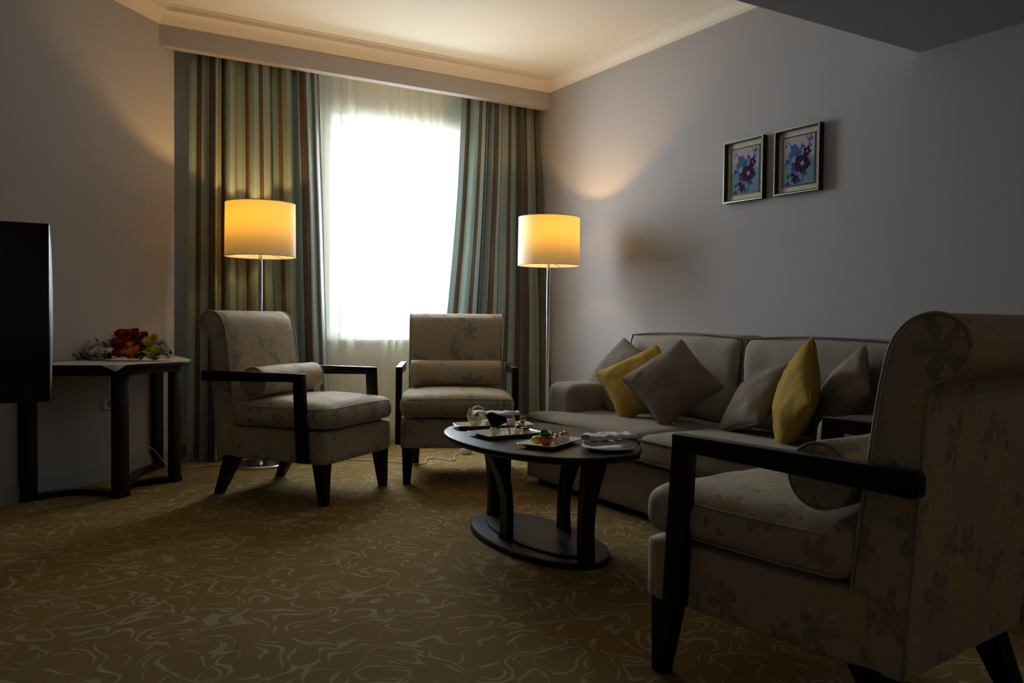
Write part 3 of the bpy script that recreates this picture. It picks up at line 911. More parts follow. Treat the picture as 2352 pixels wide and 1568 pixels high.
for dx, dy, rb, rtp in ((0, 1, 0.375, 0.430), (0, -1, 0.375, 0.430), (1, 0, 0.135, 0.205), (-1, 0, 0.135, 0.205)):
    bm = bmesh.new(); rows = []
    hw = 0.028
    for k in range(13):
        t_ = k/12; z = 0.024+(TH-0.030-0.024)*t_
        ro = rb+0.018+(rtp+0.030-rb-0.018)*t_**2.6-0.012*sin(pi*min(1, t_*1.2))
        ri = rb-0.018+(rtp-0.045-rb+0.018)*t_**2.2-0.004*sin(pi*t_)
        wv = hw*(1+0.10*t_)
        c = []
        for r_, s_ in ((ri, -1), (ro, -1), (ro, 1), (ri, 1)):
            c.append(bm.verts.new((dx*r_+(-dy)*s_*wv, dy*r_+dx*s_*wv, z)))
        rows.append(c)
    for A, B in zip(rows, rows[1:]):
        for i in range(4): bm.faces.new((A[i], A[(i+1) % 4], B[(i+1) % 4], B[i]))
    bm.faces.new(rows[0][::-1]); bm.faces.new(rows[-1])
    mk('leg', bm, M['table_wood'], tb, angle=40)

# ------------------------------------------------------------------ plates and food
def plate_rect(x, y, ang, a, b, label, name='serving_plate', r=0.012, lift=0.016):
    bm = bmesh.new(); rows = []
    for d, z in ((0.030, 0.0), (0.026, 0.002), (0.004, lift-0.002), (0.0, lift), (0.002, lift+0.0015), (0.006, lift), (0.028, 0.006), (0.034, 0.0055)):
        rows.append([bm.verts.new((p, q, z)) for p, q in rrect(-a+d, a-d, -b+d, b-d, max(0.003, r+0.004-d*0.3))])
    for A, B in zip(rows, rows[1:]):
        for i in range(len(A)):
            j = (i+1) % len(A); bm.faces.new((A[i], A[j], B[j], B[i]))
    bm.faces.new(rows[0][::-1]); bm.faces.new(rows[-1])
    o = mk(name, bm, M['porcelain'], loc=(x, y, TH), rot=(0, 0, ang), angle=50)
    return tag(o, label, 'plate', 'rectangular serving plates')
def plate_round(x, y, r, label):
    bm = bmesh.new()
    add_lathe(bm, [(0, 0), (r*0.58, 0), (r*0.62, 0.002), (r, 0.012), (r*1.005, 0.0135), (r*0.985, 0.0145), (r*0.64, 0.006), (r*0.58, 0.005), (0, 0.005)], 56, cap=False)
    o = mk('round_plate', bm, M['porcelain'], loc=(x, y, TH), angle=60)
    return tag(o, label, 'plate', 'round side plates')
plate_rect(1.775, 3.130, radians(-17), 0.172, 0.068, 'long white rounded plate at the far end of the oval table', r=0.03)
plate_rect(1.700, 2.890, radians(2), 0.135, 0.092, 'white rectangular plate with the dark chocolate fan, middle of the table')
plate_rect(1.725, 2.600, radians(30), 0.135, 0.078, 'white rectangular plate holding the tomato cup and canapes')
plate_round(1.858, 2.420, 0.098, 'round white side plate with folded napkin at the near end of the table')
plate_round(1.862, 3.272, 0.092, 'round white side plate under the rolled napkin at the far end of the table')
ZF = TH+0.0055
def food(name, x, y, label, cat, group=None, z=ZF, rz=0):
    return empty(name, (x, y, z), rz, label, cat, group)
# napkins
def napkin(x, y, z, ang, L, W_, Hh, label, seed, group, layers):
    t = empty('napkin', (x, y, z), ang, label, 'napkin', group)
    for li, (z0, hh, dy, dl) in enumerate(layers):
        bm = bmesh.new(); rows = []
        NX, NR = 20, 22
        for i in range(NX+1):
            s = -1+2*i/NX
            row = []
            for k in range(NR):
                a = 2*pi*k/NR
                yy = math.copysign(abs(cos(a))**0.75, cos(a))*W_*(1-0.25*(s*0.5+0.5)*0)
                zz = math.copysign(abs(sin(a))**0.8, sin(a))*hh*(1-0.35*(s+1)/2)
                nn = noise.noise(Vector((s*3.2+seed, yy*30, li*3.1)))*0.011
                row.append(bm.verts.new((s*(L+dl), yy+dy, z0+hh+zz+(nn if zz > 0 else 0))))
            rows.append(row)
        for A, B in zip(rows, rows[1:]):
            for k in range(NR): bm.faces.new((A[k], A[(k+1) % NR], B[(k+1) % NR], B[k]))
        for row in (rows[0], rows[-1]):
            c = sum((v.co for v in row), Vector())/NR
            inn = [bm.verts.new(c+(v.co-c)*0.80) for v in row]
            dp = [bm.verts.new(c+(v.co-c)*0.75+Vector((0.012 if row is rows[0] else -0.012, 0, 0))) for v in row]
            for k in range(NR):
                j = (k+1) % NR
                bm.faces.new((row[k], row[j], inn[j], inn[k])); bm.faces.new((inn[k], inn[j], dp[j], dp[k]))
            bm.faces.new(dp)
        mk('napkin_fold', bm, M['napkin'], t)
    return t
napkin(1.868, 2.430, TH+0.0145, radians(-6), 0.085, 0.042, 0.02, 'white linen napkin folded in two on the near round plate', 1, 'linen napkins',
       [(0.0, 0.009, 0.0, 0.0), (0.018, 0.0135, 0.002, 0.010)])
napkin(1.862, 3.272, TH+0.0145, radians(-28), 0.105, 0.030, 0.02, 'white linen napkin rolled up on the far round plate', 4, 'linen napkins',
       [(0.0, 0.008, -0.004, -0.012), (0.0155, 0.012, 0.004, 0.008)])
def blob(bm, c, r, sz=1.0, nz=12, nn=16, bump=0.0, seed=0):
    prof = []
    base = len(bm.verts)
    vs0 = set(bm.verts)
    add_lathe(bm, [(r*sin(pi*k/nz) if 0 < k < nz else 0, -r*sz*cos(pi*k/nz)) for k in range(nz+1)], nn, (0, 0, 0), cap=False)
    for v in bm.verts:
        if v not in vs0:
            p = v.co
            if bump: p = p*(1+bump*noise.noise(p/r*1.6+Vector((seed, seed*2, 0))))
            v.co = p+Vector(c)
def sheet(bm, pts, th, axis=(0, 1, 0)):
    a = Vector(axis).normalized()*th/2
    A = [bm.verts.new(Vector(p)-a) for p in pts]; B = [bm.verts.new(Vector(p)+a) for p in pts]
    bm.faces.new(A); bm.faces.new(B[::-1]); n = len(pts)
    for i in range(n): bm.faces.new((A[i], B[i], B[(i+1) % n], A[(i+1) % n]))
vx = Vector((R2.x, R2.y, 0)).normalized()   # width axis of the standing decorations
vang = math.atan2(vx.y, vx.x)
# cream dessert with diamond and curl
t = food('cream_dessert', 1.705, 3.165, 'white chocolate cup of cream topped with a red berry, pale diamond and curl, far plate', 'dessert', rz=vang)
bm = bmesh.new(); add_lathe(bm, [(0, 0), (0.016, 0), (0.026, 0.012), (0.029, 0.024), (0.026, 0.034), (0.022, 0.034), (0, 0.030)], 24, cap=False); mk('chocolate_shell', bm, M['whitechoc'], t)
bm = bmesh.new(); blob(bm, (0.006, 0, 0.040), 0.024, 0.7, bump=0.35); blob(bm, (0.026, -0.002, 0.036), 0.014, 0.8, bump=0.4, seed=4); mk('cream', bm, M['cream'], t)
bm = bmesh.new(); blob(bm, (0.008, -0.016, 0.052), 0.0095); mk('berry', bm, M['berry'], t)
bm = bmesh.new()
dm = [(-0.038, 0.045), (-0.026, 0.086), (-0.010, 0.052), (-0.018, 0.004), (-0.024, 0.004)]
hole = [(-0.028, 0.056), (-0.024, 0.062), (-0.021, 0.054), (-0.024, 0.042), (-0.028, 0.044)]
for i in range(5):
    j = (i+1) % 5
    sheet(bm, [(dm[i][0], 0, dm[i][1]), (dm[j][0], 0, dm[j][1]), (hole[j][0], 0, hole[j][1]), (hole[i][0], 0, hole[i][1])], 0.003)
mk('chocolate_diamond', bm, M['whitechoc'], t, smooth=False)
bm = bmesh.new(); add_tube(bm, [(0.012+0.027*cos(a)*1.05, 0.004*sin(a*2), 0.060+0.026*sin(a)) for a in [radians(-60+20*k) for k in range(15)]], 0.0035, 8, flat=1.0); mk('chocolate_curl', bm, M['whitechoc'], t)
def macaron(x, y, mat, label):
    t = food('macaron', x, y, label, 'macaron', 'macarons on the far plate')
    bm = bmesh.new(); add_lathe(bm, [(0, 0), (0.015, 0), (0.0185, 0.004), (0.018, 0.009), (0, 0.009)], 24, cap=False)
    add_lathe(bm, [(0, 0.013), (0.018, 0.013), (0.0185, 0.018), (0.014, 0.024), (0, 0.026)], 24, cap=False); mk('shell', bm, mat, t)
    bm = bmesh.new(); add_lathe(bm, [(0.016, 0.009), (0.0165, 0.013)], 24); mk('filling', bm, M['cream'], t)
macaron(1.768, 3.150, M['macaron_y'], 'yellow-green macaron on the far plate, left of the pink one')
macaron(1.862, 3.128, M['macaron_p'], 'pink macaron on the far plate behind the pale chocolate curl')
# stack of profiteroles
t = food('profiterole_stack', 1.900, 3.090, 'small stack of dark chocolate and custard profiteroles on the far plate', 'dessert')
for k, (dx, z) in enumerate(((-0.004, 0.010), (0.003, 0.026), (0.0, 0.040))):
    bm = bmesh.new(); blob(bm, (dx, 0, z), 0.014-0.002*k, 0.65, bump=0.3, seed=k); mk('choux', bm, M['custard'], t)
    bm = bmesh.new(); blob(bm, (dx, 0, z+0.005), 0.013-0.002*k, 0.5, bump=0.5, seed=k+9); mk('chocolate_glaze', bm, M['darkchoc'], t)
# dessert with chocolate fan
t = food('chocolate_fan_dessert', 1.640, 2.885, 'white chocolate sphere cup carrying a big dark chocolate fan, middle plate', 'dessert', rz=vang)
bm = bmesh.new(); blob(bm, (0, 0, 0.0175), 0.018, 0.95); blob(bm, (0.016, 0.010, 0.016), 0.013, 1.1); mk('chocolate_shell', bm, M['whitechoc'], t)
bm = bmesh.new(); NF = 18
for k in range(NF):
    a0, a1 = radians(122-k*5.4), radians(122-(k+1)*5.4)
    oy0 = 0.004*(1 if k % 2 else -1); oy1 = -oy0
    ce = Vector((-0.002, 0, 0.030))
    r0 = 0.060+0.004*sin(k*0.5); r1 = 0.060+0.004*sin((k+1)*0.5)
    i0, i1 = 0.010, 0.010
    q = [ce+Vector((i0*cos(a0), oy0*0.5, 0)), ce+Vector((r0*cos(a0), oy0, r0*sin(a0))), ce+Vector((r1*cos(a1), oy1, r1*sin(a1))), ce+Vector((i1*cos(a1), oy1*0.5, 0))]
    sheet(bm, q, 0.0022)
mk('chocolate_fan', bm, M['darkchoc'], t, smooth=False)
bm = bmesh.new(); add_box(bm, 0.012, 0.028, -0.004, 0.008, 0.030, 0.036); mk('chocolate_square', bm, M['darkchoc'], t, smooth=False)
bm = bmesh.new(); add_tube(bm, [(0.045, 0.006, 0.055), (0.058, 0.006, 0.035), (0.066, 0.006, 0.004)], [0.002, 0.0025, 0.003], 6); mk('chocolate_stick', bm, M['darkchoc'], t)
# tall pale curl dessert
t = food('pale_curl_dessert', 1.744, 2.880, 'pale chocolate dessert with a tall thin bent curl, middle plate', 'dessert', rz=vang)
bm = bmesh.new(); add_lathe(bm, [(0, 0), (0.013, 0), (0.015, 0.014), (0.010, 0.020), (0, 0.021)], 20, cap=False); mk('chocolate_shell', bm, M['whitechoc'], t)
bm = bmesh.new(); add_tube(bm, catmull([(-0.006, 0, 0.004), (-0.006, 0, 0.035), (-0.008, 0, 0.060), (-0.014, 0, 0.072), (-0.022, 0, 0.076)], 5), [0.0075]*9+[0.0065]*6+[0.004]*5+[0.003], 8, flat=0.35); mk('chocolate_curl', bm, M['whitechoc'], t)
def tart(x, y, mat, label, top, z=ZF, r=0.017, h=0.020, grp='fruit tarts on the middle plate'):
    t = food('fruit_tart', x, y, label, 'tart', grp, z=z)
    bm = bmesh.new(); add_lathe(bm, [(0, 0), (r*0.75, 0), (r, h), (r*0.85, h*0.85), (0, h*0.85)], 20, cap=False); mk('tart_case', bm, mat, t)
    bm = bmesh.new()
    rr = random.Random(int(x*1000))
    for k in range(5):
        a = k*2*pi/5+rr.random(); blob(bm, (r*0.5*cos(a), r*0.5*sin(a), h+0.002), r*0.33, 0.9, 6, 10)
    mk('topping', bm, top, t)
tart(1.775, 2.862, M['custard'], 'golden tart with dark berries beside the pale curl, middle plate', M['darkchoc'])
tart(1.812, 2.915, M['papercup'], 'pale cup tart with dark berries at the right end of the middle plate', M['darkchoc'], r=0.015)
t = food('petit_four', 1.795, 2.950, 'square layered pastry with a dark topping, back of the middle plate', 'pastry', rz=0.3)
bm = bmesh.new(); add_box(bm, -0.016, 0.016, -0.010, 0.010, 0, 0.014, 0.001); mk('sponge', bm, M['pastry'], t, angle=40)
bm = bmesh.new(); blob(bm, (-0.002, 0, 0.019), 0.010, 0.8, bump=0.4); mk('topping', bm, M['darkchoc'], t)
# plate with tomato cup
t = food('lemon_wedge', 1.652, 2.585, 'carved yellow lemon piece beside the tomato cup', 'lemon', rz=vang)
bm = bmesh.new()
for k in range(-3, 4):
    blob(bm, (k*0.0052, 0, 0.0165+0.0*k), 0.0175-0.0011*k*k*0.9, 0.95, 10, 16)
for v in bm.verts: v.co.z = max(v.co.z, 0.0002)
mk('lemon_flesh', bm, M['lemon'], t, rot=(0, radians(8), 0.5), loc=(0, 0, 0.0035))
t = food('tomato_cup', 1.682, 2.566, 'hollowed red tomato filled with green salad leaves', 'tomato')
bm = bmesh.new(); add_lathe(bm, [(0, 0), (0.014, 0), (0.022, 0.010), (0.026, 0.024), (0.026, 0.036), (0.022, 0.036), (0.020, 0.026), (0, 0.024)], 28, cap=False); mk('tomato_shell', bm, M['tomato'], t)
rr = random.Random(5)
bm = bmesh.new()
for k in range(26):
    a = rr.uniform(0, 2*pi); el = rr.uniform(0.2, 1.35); L_ = rr.uniform(0.018, 0.036)
    d = Vector((cos(a)*cos(el), sin(a)*cos(el), sin(el))); p = Vector((cos(a)*0.012, sin(a)*0.012, 0.030))
    sd = d.cross(Vector((0, 0, 1))).normalized()*rr.uniform(0.006, 0.011); nb = sd.cross(d).normalized()*0.003
    pts = [p, p+d*L_*0.5+sd+nb, p+d*L_*0.85+sd*0.7, p+d*L_, p+d*L_*0.85-sd*0.7, p+d*L_*0.5-sd-nb]
    bm.faces.new([bm.verts.new(q) for q in pts])
mk('salad_leaves', bm, M['leaf_green'], t, smooth=False)
bm = bmesh.new()
for k in range(4):
    a = rr.uniform(0, 2*pi); blob(bm, (cos(a)*0.019, sin(a)*0.019, 0.039), 0.005, 0.7, 6, 8)
mk('radish_slices', bm, M['berry'], t)
def canape(x, y, label, capm, pick, z=ZF, r=0.017):
    t = food('canape', x, y, label, 'canape', 'canapes on toothpicks', z=z)
    bm = bmesh.new(); add_lathe(bm, [(0, 0), (r*0.8, 0), (r, 0.018), (0, 0.018)], 22, cap=False); mk('canape_cup', bm, M['papercup'], t)
    bm = bmesh.new(); add_lathe(bm, [(0, 0.018), (r*0.95, 0.018), (r, 0.022), (r*0.8, 0.027), (0, 0.027)], 22, cap=False); mk('topping', bm, capm[0], t)
    if len(capm) > 1:
        bm = bmesh.new(); blob(bm, (0.001, 0, 0.032), r*0.62, 0.55, bump=0.3); mk('garnish', bm, capm[1], t)
    if pick:
        bm = bmesh.new(); add_tube(bm, [(0, 0, 0.026), (0.001, 0, pick)], 0.0011, 6); mk('toothpick', bm, M['toothpick'], t)
canape(1.742, 2.585, 'cream canape with carrot garnish and toothpick, nearest the tomato cup', [M['cream'], M['orange_food']], 0.060)
canape(1.785, 2.612, 'cream canape with red pepper garnish and toothpick, middle of its plate', [M['cream'], M['berry']], 0.066)
canape(1.822, 2.642, 'canape capped with a yellow and orange slice, at the right end of its plate', [M['custard'], M['orange_food']], 0.062)
canape(1.772, 2.665, 'brown canape with toothpick at the back edge of its plate', [M['pastry'], M['pastry']], 0.072)
canape(1.715, 2.635, 'cream canape with toothpick directly behind the tomato cup', [M['cream'], M['leaf_green']], 0.062)

# ------------------------------------------------------------------ console table, flowers, television
ct = empty('console_table', (0.42, 4.75, 0), 0, 'dark mahogany console table with four square legs against the slanting left wall', 'table')
O = Vector((0.42, 4.75))
def cl(p): return (p[0]-O.x, p[1]-O.y)
top = [(-0.035, 4.485), (0.10, 4.440), (0.255, 4.385), (0.375, 4.345), (0.410, 4.345), (0.445, 4.365), (0.60, 4.485), (0.735, 4.590), (0.785, 4.650), (0.805, 4.735), (0.800, 4.95), (0.790, 5.19), (0.760, 5.235)]
w0 = LW0+LWD*(-0.10)
top += [off(LW0-LWD*0.075, 0.012), off(LW0-LWD*1.14, 0.012)]
bm = bmesh.new(); add_prism(bm, [cl(p) for p in top], 0.632, 0.650, 'xy', 0.004); mk('tabletop', bm, M['mahogany'], ct, angle=35)
def shrink(pts, k, c):
    return [(c[0]+(p[0]-c[0])*k, c[1]+(p[1]-c[1])*k) for p in pts]
tc = (sum(p[0] for p in top)/len(top), sum(p[1] for p in top)/len(top))
ins = shrink(top, 0.965, tc)
bm = bmesh.new(); add_prism(bm, [cl(p) for p in ins], 0.600, 0.632, 'xy'); mk('apron', bm, M['mahogany'], ct, smooth=False)
legs = [(0.035, 4.545), (0.424, 4.440), (0.715, 4.720), (0.690, 5.170)]
hw = [0.034, 0.034, 0.028, 0.028]
for (x, y), h_ in zip(legs, hw):
    bm = bmesh.new()
    Rr = Matrix.Rotation(radians(40), 4, 'Z')
    add_box(bm, -h_, h_, -h_*0.7, h_*0.7, 0.012, 0.602, 0.002)
    add_box(bm, -h_-0.004, h_+0.004, -h_*0.7-0.004, h_*0.7+0.004, 0.0, 0.03, 0.002)
    bm.transform(Rr)
    for v in bm.verts: v.co += Vector((x-O.x, y-O.y, 0))
    mk('leg', bm, M['mahogany'], ct, angle=35)
def stretcher(pts, w_):
    bm = bmesh.new(); P_ = catmull([(a, b, 0) for a, b in pts], 6)
    A = []; 
    for i, p in enumerate(P_):
        d = (P_[min(i+1, len(P_)-1)]-P_[max(i-1, 0)]); d.z = 0; d.normalize(); nn = Vector((-d.y, d.x, 0))*w_/2
        A.append([bm.verts.new(Vector((p.x-O.x, p.y-O.y, z))+s*nn) for s, z in ((-1, 0.006), (1, 0.006), (1, 0.030), (-1, 0.030))])
    for a, b in zip(A, A[1:]):
        for k in range(4): bm.faces.new((a[k], a[(k+1) % 4], b[(k+1) % 4], b[k]))
    bm.faces.new(A[0][::-1]); bm.faces.new(A[-1])
    mk('stretcher', bm, M['mahogany'], ct, smooth=False)
stretcher([(0.06, 4.545), (0.20, 4.60), (0.31, 4.56), (0.40, 4.46)], 0.05)
stretcher([(0.43, 4.50), (0.50, 4.66), (0.60, 4.70), (0.70, 4.725)], 0.05)
stretcher([(0.50, 4.66), (0.56, 4.95), (0.68, 5.14)], 0.05)
# cloth on top with drooping corner
bm = bmesh.new()
cp = shrink(top, 0.985, tc)
cp3 = [(a-O.x, b-O.y) for a, b in cp]
add_prism(bm, cp3, 0.6505, 0.6525, 'xy')
fc = Vector((0.392-O.x, 4.335-O.y, 0))
A = [Vector((0.33-O.x, 4.352-O.y, 0.6525)), Vector((0.392-O.x, 4.336-O.y, 0.6525)), Vector((0.45-O.x, 4.362-O.y, 0.6525)), Vector((0.395-O.x, 4.330-O.y, 0.622))]
va = [bm.verts.new(p) for p in A]; bm.faces.new((va[0], va[1], va[3])); bm.faces.new((va[1], va[2], va[3]))
o = mk('table_runner', bm, M['clothwhite'], loc=(O.x, O.y, 0.0), smooth=False)
tag(o, 'thin white cloth covering the top of the console table', 'tablecloth')

fl = empty('flower_arrangement', (0.47, 4.745, 0.653), 0, 'low mixed bouquet of roses and chrysanthemums lying on the console table', 'flowers')
fx = Vector((0.848, -0.53, 0)).normalized(); fx = Vector((R.x, R.y, 0)); fy = Vector((F.x, F.y, 0)).normalized()
def petals_flower(c, r, mat, kind, seed):
    rnd = random.Random(seed); bm = bmesh.new(); c = Vector(c)
    ax = Vector((rnd.uniform(-0.3, 0.3), -0.55, 0.75)); ax = (fx*rnd.uniform(-0.4, 0.4)-fy*0.6+Vector((0, 0, 0.8))).normalized()
    e1 = ax.cross(Vector((0, 0, 1))).normalized(); e2 = ax.cross(e1)
    if kind == 'mum':
        for lay in range(5):
            n = 22-lay*3; el = radians(5+lay*18)
            for k in range(n):
                a = 2*pi*k/n+lay*0.3+rnd.uniform(-.1, .1)
                d = (e1*cos(a)+e2*sin(a))*cos(el)+ax*sin(el)
                L_ = r*(1-0.10*lay)*rnd.uniform(0.85, 1.1)
                s_ = d.cross(ax).normalized()*r*0.10
                p = c+d*r*0.1
                b1 = p+d*L_*0.55-ax*0.04*r; tip = p+d*L_+ax*0.18*r
                vv = [bm.verts.new(q) for q in (p-s_*.4, b1-s_, tip-s_*0.5, tip+s_*0.5, b1+s_, p+s_*.4)]
                bm.faces.new(vv)
    else:
        for lay in range(4):
            n = 6-lay; rad = r*(1-0.22*lay); 
            for k in range(n):
                a0 = 2*pi*k/n+lay*0.7
                g = []
                for i in range(5):
                    t_ = i/4; row = []
                    for j in range(5):
                        w_ = (j/4-0.5)*1.5*2*pi/n
                        rr_ = rad*(0.35+0.62*sin(t_*pi*0.55))*(1+0.05*lay)
                        hgt = (t_*1.0-0.5)*r*1.2+lay*r*0.07
                        if t_ > 0.85: rr_ += r*0.10
                        q = c+(e1*cos(a0+w_)+e2*sin(a0+w_))*rr_*(1 if lay else 1)+ax*hgt*(1-0.25*abs(j/4-0.5)*2)
                        row.append(bm.verts.new(q))
                    g.append(row)
                for i in range(4):
                    for j in range(4): bm.faces.new((g[i][j], g[i][j+1], g[i+1][j+1], g[i+1][j]))
        blob(bm, c+ax*r*0.05, r*0.30, 1.2, 6, 8)
    return bm
FL = [('white_chrysanthemum', 'mum', 'mum_white', [(-0.185, 0.035, 0), (-0.150, 0.070, .02), (-0.105, 0.085, .05), (-0.120, 0.048, -.03), (-0.070, 0.100, .03), (0.195, 0.100, .03), (0.165, 0.120, .05), (0.225, 0.060, .0), (-0.21, 0.065, .04)], 0.042),
      ('red_rose', 'rose', 'rose_red', [(-0.028, 0.110, -.01), (0.010, 0.150, .03), (0.048, 0.150, .03), (0.085, 0.145, .04), (-0.035, 0.150, .04), (0.015, 0.090, -.04), (0.000, 0.050, -.06), (0.030, 0.120, .0), (-0.015, 0.078, -.03)], 0.029),
      ('orange_rose', 'rose', 'rose_orange', [(0.060, 0.085, -.05), (0.048, 0.050, -.07), (0.098, 0.062, -.06), (0.075, 0.045, -.08), (0.030, 0.060, -.07)], 0.024),
      ('yellow_chrysanthemum', 'mum', 'mum_yellow', [(0.118, 0.120, .0), (0.140, 0.100, -.02), (0.155, 0.075, -.03), (0.175, 0.050, -.04), (0.165, 0.030, -.05), (0.150, 0.130, .02)], 0.028),
      ('purple_flower', 'mum', 'mum_purple', [(0.082, 0.110, -.02), (0.118, 0.078, -.03), (0.060, 0.120, .0)], 0.027)]
for nm, kd, mt, ps, r_ in FL:
    for k, (a, h, b) in enumerate(ps):
        h2 = h*0.93-0.008+0.007*sin(k*2.7+a*40)
        c = fx*(a+0.006*sin(k*5.1))+fy*b*0.8+Vector((0, 0, max(h2, r_*0.75)))
        mk(nm, petals_flower(c, r_, mt, kd, k+len(nm)), M[mt], fl, smooth=(kd == 'rose'))
rnd = random.Random(11); bm = bmesh.new()
for k in range(260):
    a = rnd.uniform(-0.22, 0.23); hmax = 0.12*(1-(a/0.26)**2)
    low = k % 2
    c = fx*a+fy*(rnd.uniform(-0.075, 0.04) if low else rnd.uniform(0.0, 0.07))+Vector((0, 0, rnd.uniform(0.003, 0.03) if low else rnd.uniform(0.02, max(0.03, hmax))))
    d = (fx*(a*3+rnd.uniform(-.6, .6))-fy*rnd.uniform(-.3, 1)+Vector((0, 0, rnd.uniform(-0.1, 0.5)))).normalized()
    s_ = d.cross(Vector((0, 0, 1))).normalized()*rnd.uniform(.007, .014); L_ = rnd.uniform(.025, .055)
    q = [c, c+d*L_*.4+s_, c+d*L_*.8+s_*.6, c+d*L_, c+d*L_*.8-s_*.6, c+d*L_*.4-s_]
    for p in q: p.z = max(p.z, 0.002)
    bm.faces.new([bm.verts.new(p) for p in q])
tag(mk('foliage', bm, M['green_stem'], fl, smooth=False), kind='stuff')

tv = empty('television', (-0.36, 2.66, 0.52), 0, 'black flat television at the left edge, its pale rear casing catching window light', 'television')
bm = bmesh.new(); add_box(bm, -0.42, 0.435, -0.025, 0.012, 0.130, 0.625, 0.004); mk('screen_panel', bm, M['tv_black'], tv, angle=35)
bm = bmesh.new()
pts = []
rows = []
for i in range(13):
    z = 0.138+0.479*i/12
    bul = sin(pi*(i/12))**0.6
    rows.append([bm.verts.new((x, y, z)) for x, y in ((-0.40, 0.0121), (0.434, 0.0121), (0.437+0.008*bul, 0.03+0.02*bul), (0.34, 0.05+0.05*bul), (-0.36, 0.05+0.05*bul))])
for A_, B_ in zip(rows, rows[1:]):
    for i in range(5): bm.faces.new((A_[i], A_[(i+1) % 5], B_[(i+1) % 5], B_[i]))
bm.faces.new(rows[0][::-1]); bm.faces.new(rows[-1])
mk('rear_casing', bm, M['tv_grey'], tv)
bm = bmesh.new(); add_box(bm, -0.05, 0.05, 0.0, 0.05, 0.012, 0.16); add_box(bm, -0.20, 0.20, -0.12, 0.14, 0.0, 0.012, 0.003); mk('tv_stand', bm, M['tv_black'], tv, angle=35)
cb = empty('media_cabinet', (-0.50, 2.66, 0), 0, 'dark wooden cabinet carrying the television, outside the left edge', 'cabinet')
bm = bmesh.new(); add_box(bm, -0.35, 0.35, -0.2, 0.2, 0.02, 0.52, 0.003); mk('cabinet_body', bm, M['mahogany'], cb, angle=35)
for s in (-1, 1):
    bm = bmesh.new(); add_box(bm, min(s*0.01, s*0.335), max(s*0.01, s*0.335), -0.215, -0.2, 0.05, 0.49, 0.002); d_ = mk('door', bm, M['mahogany'], cb, angle=35)
    bm = bmesh.new(); add_box(bm, min(s*.03, s*.045), max(s*.03, s*.045), -0.230, -0.215, 0.22, 0.32, 0.002); mk('handle', bm, M['chrome'], d_, angle=35)
bm = bmesh.new(); add_box(bm, -0.33, 0.33, -0.18, 0.18, 0.0, 0.02); mk('plinth', bm, M['black'], cb, smooth=False)

# ------------------------------------------------------------------ wall socket, cables
a_ = math.atan2(LWD.y, LWD.x)
sk = empty('wall_socket', (LW0.x-LWD.x*0.545, LW0.y-LWD.y*0.545, 0.411), a_, 'white wall socket behind the console table legs', 'socket')
bm = bmesh.new()
A = [bm.verts.new((x, -0.0005, z)) for x, z in ((-.046, -.040), (.046, -.040), (.046, .040), (-.046, .040))]
B = [bm.verts.new((x, -0.014, z)) for x, z in ((-.036, -.030), (.036, -.030), (.036, .030), (-.036, .030))]
bm.faces.new(A); bm.faces.new(B[::-1])
for i in range(4): bm.faces.new((A[i], B[i], B[(i+1) % 4], A[(i+1) % 4]))
mk('socket_plate', bm, M['white_plastic'], sk, smooth=False)
bm = bmesh.new(); add_lathe(bm, [(0.0, 0), (0.014, 0.0), (0.0175, 0.004), (0.019, 0.004), (0.019, 0)], 28, cap=False)
bm.transform(Matrix.Rotation(pi/2, 4, 'X')); mk('socket_recess', bm, M['dark_hole'], sk, loc=(0.006, -0.0142, 0))
def cable(name, pts, r, label, mat=None):
    bm = bmesh.new(); add_tube(bm, catmull(pts, 8), r, 6); return tag(mk(name, bm, mat or M['cable']), label, 'cable')
ad = empty('power_adapter', (2.52, 4.80, 0), 0.3, 'small white power adapter on the carpet beyond the armchair facing forward', 'adapter')
bm = bmesh.new(); add_box(bm, -0.038, 0.038, -0.02, 0.02, 0.001, 0.045, 0.007); mk('adapter_body', bm, M['white_plastic'], ad, angle=35)
cable('power_cable', [(2.475, 4.80, 0.006), (2.40, 4.74, 0.006), (2.33, 4.60, 0.006), (2.27, 4.71, 0.006), (2.20, 4.72, 0.006), (2.12, 4.58, 0.006), (2.05, 4.60, 0.006), (1.9, 4.8, 0.006), (1.7, 4.95, 0.006), (1.42, 5.06, 0.006)], 0.0035,
      'thin white cable looping over the carpet beneath the armchair facing forward')
cable('lamp_cable', [(0.50, 4.98, 0.10), (0.58, 5.04, 0.16), (0.66, 5.10, 0.12), (0.74, 5.08, 0.02), (0.84, 5.06, 0.006), (0.95, 5.10, 0.006), (1.06, 5.06, 0.006)], 0.003,
      'thin pale cable rising from the floor behind the console table')

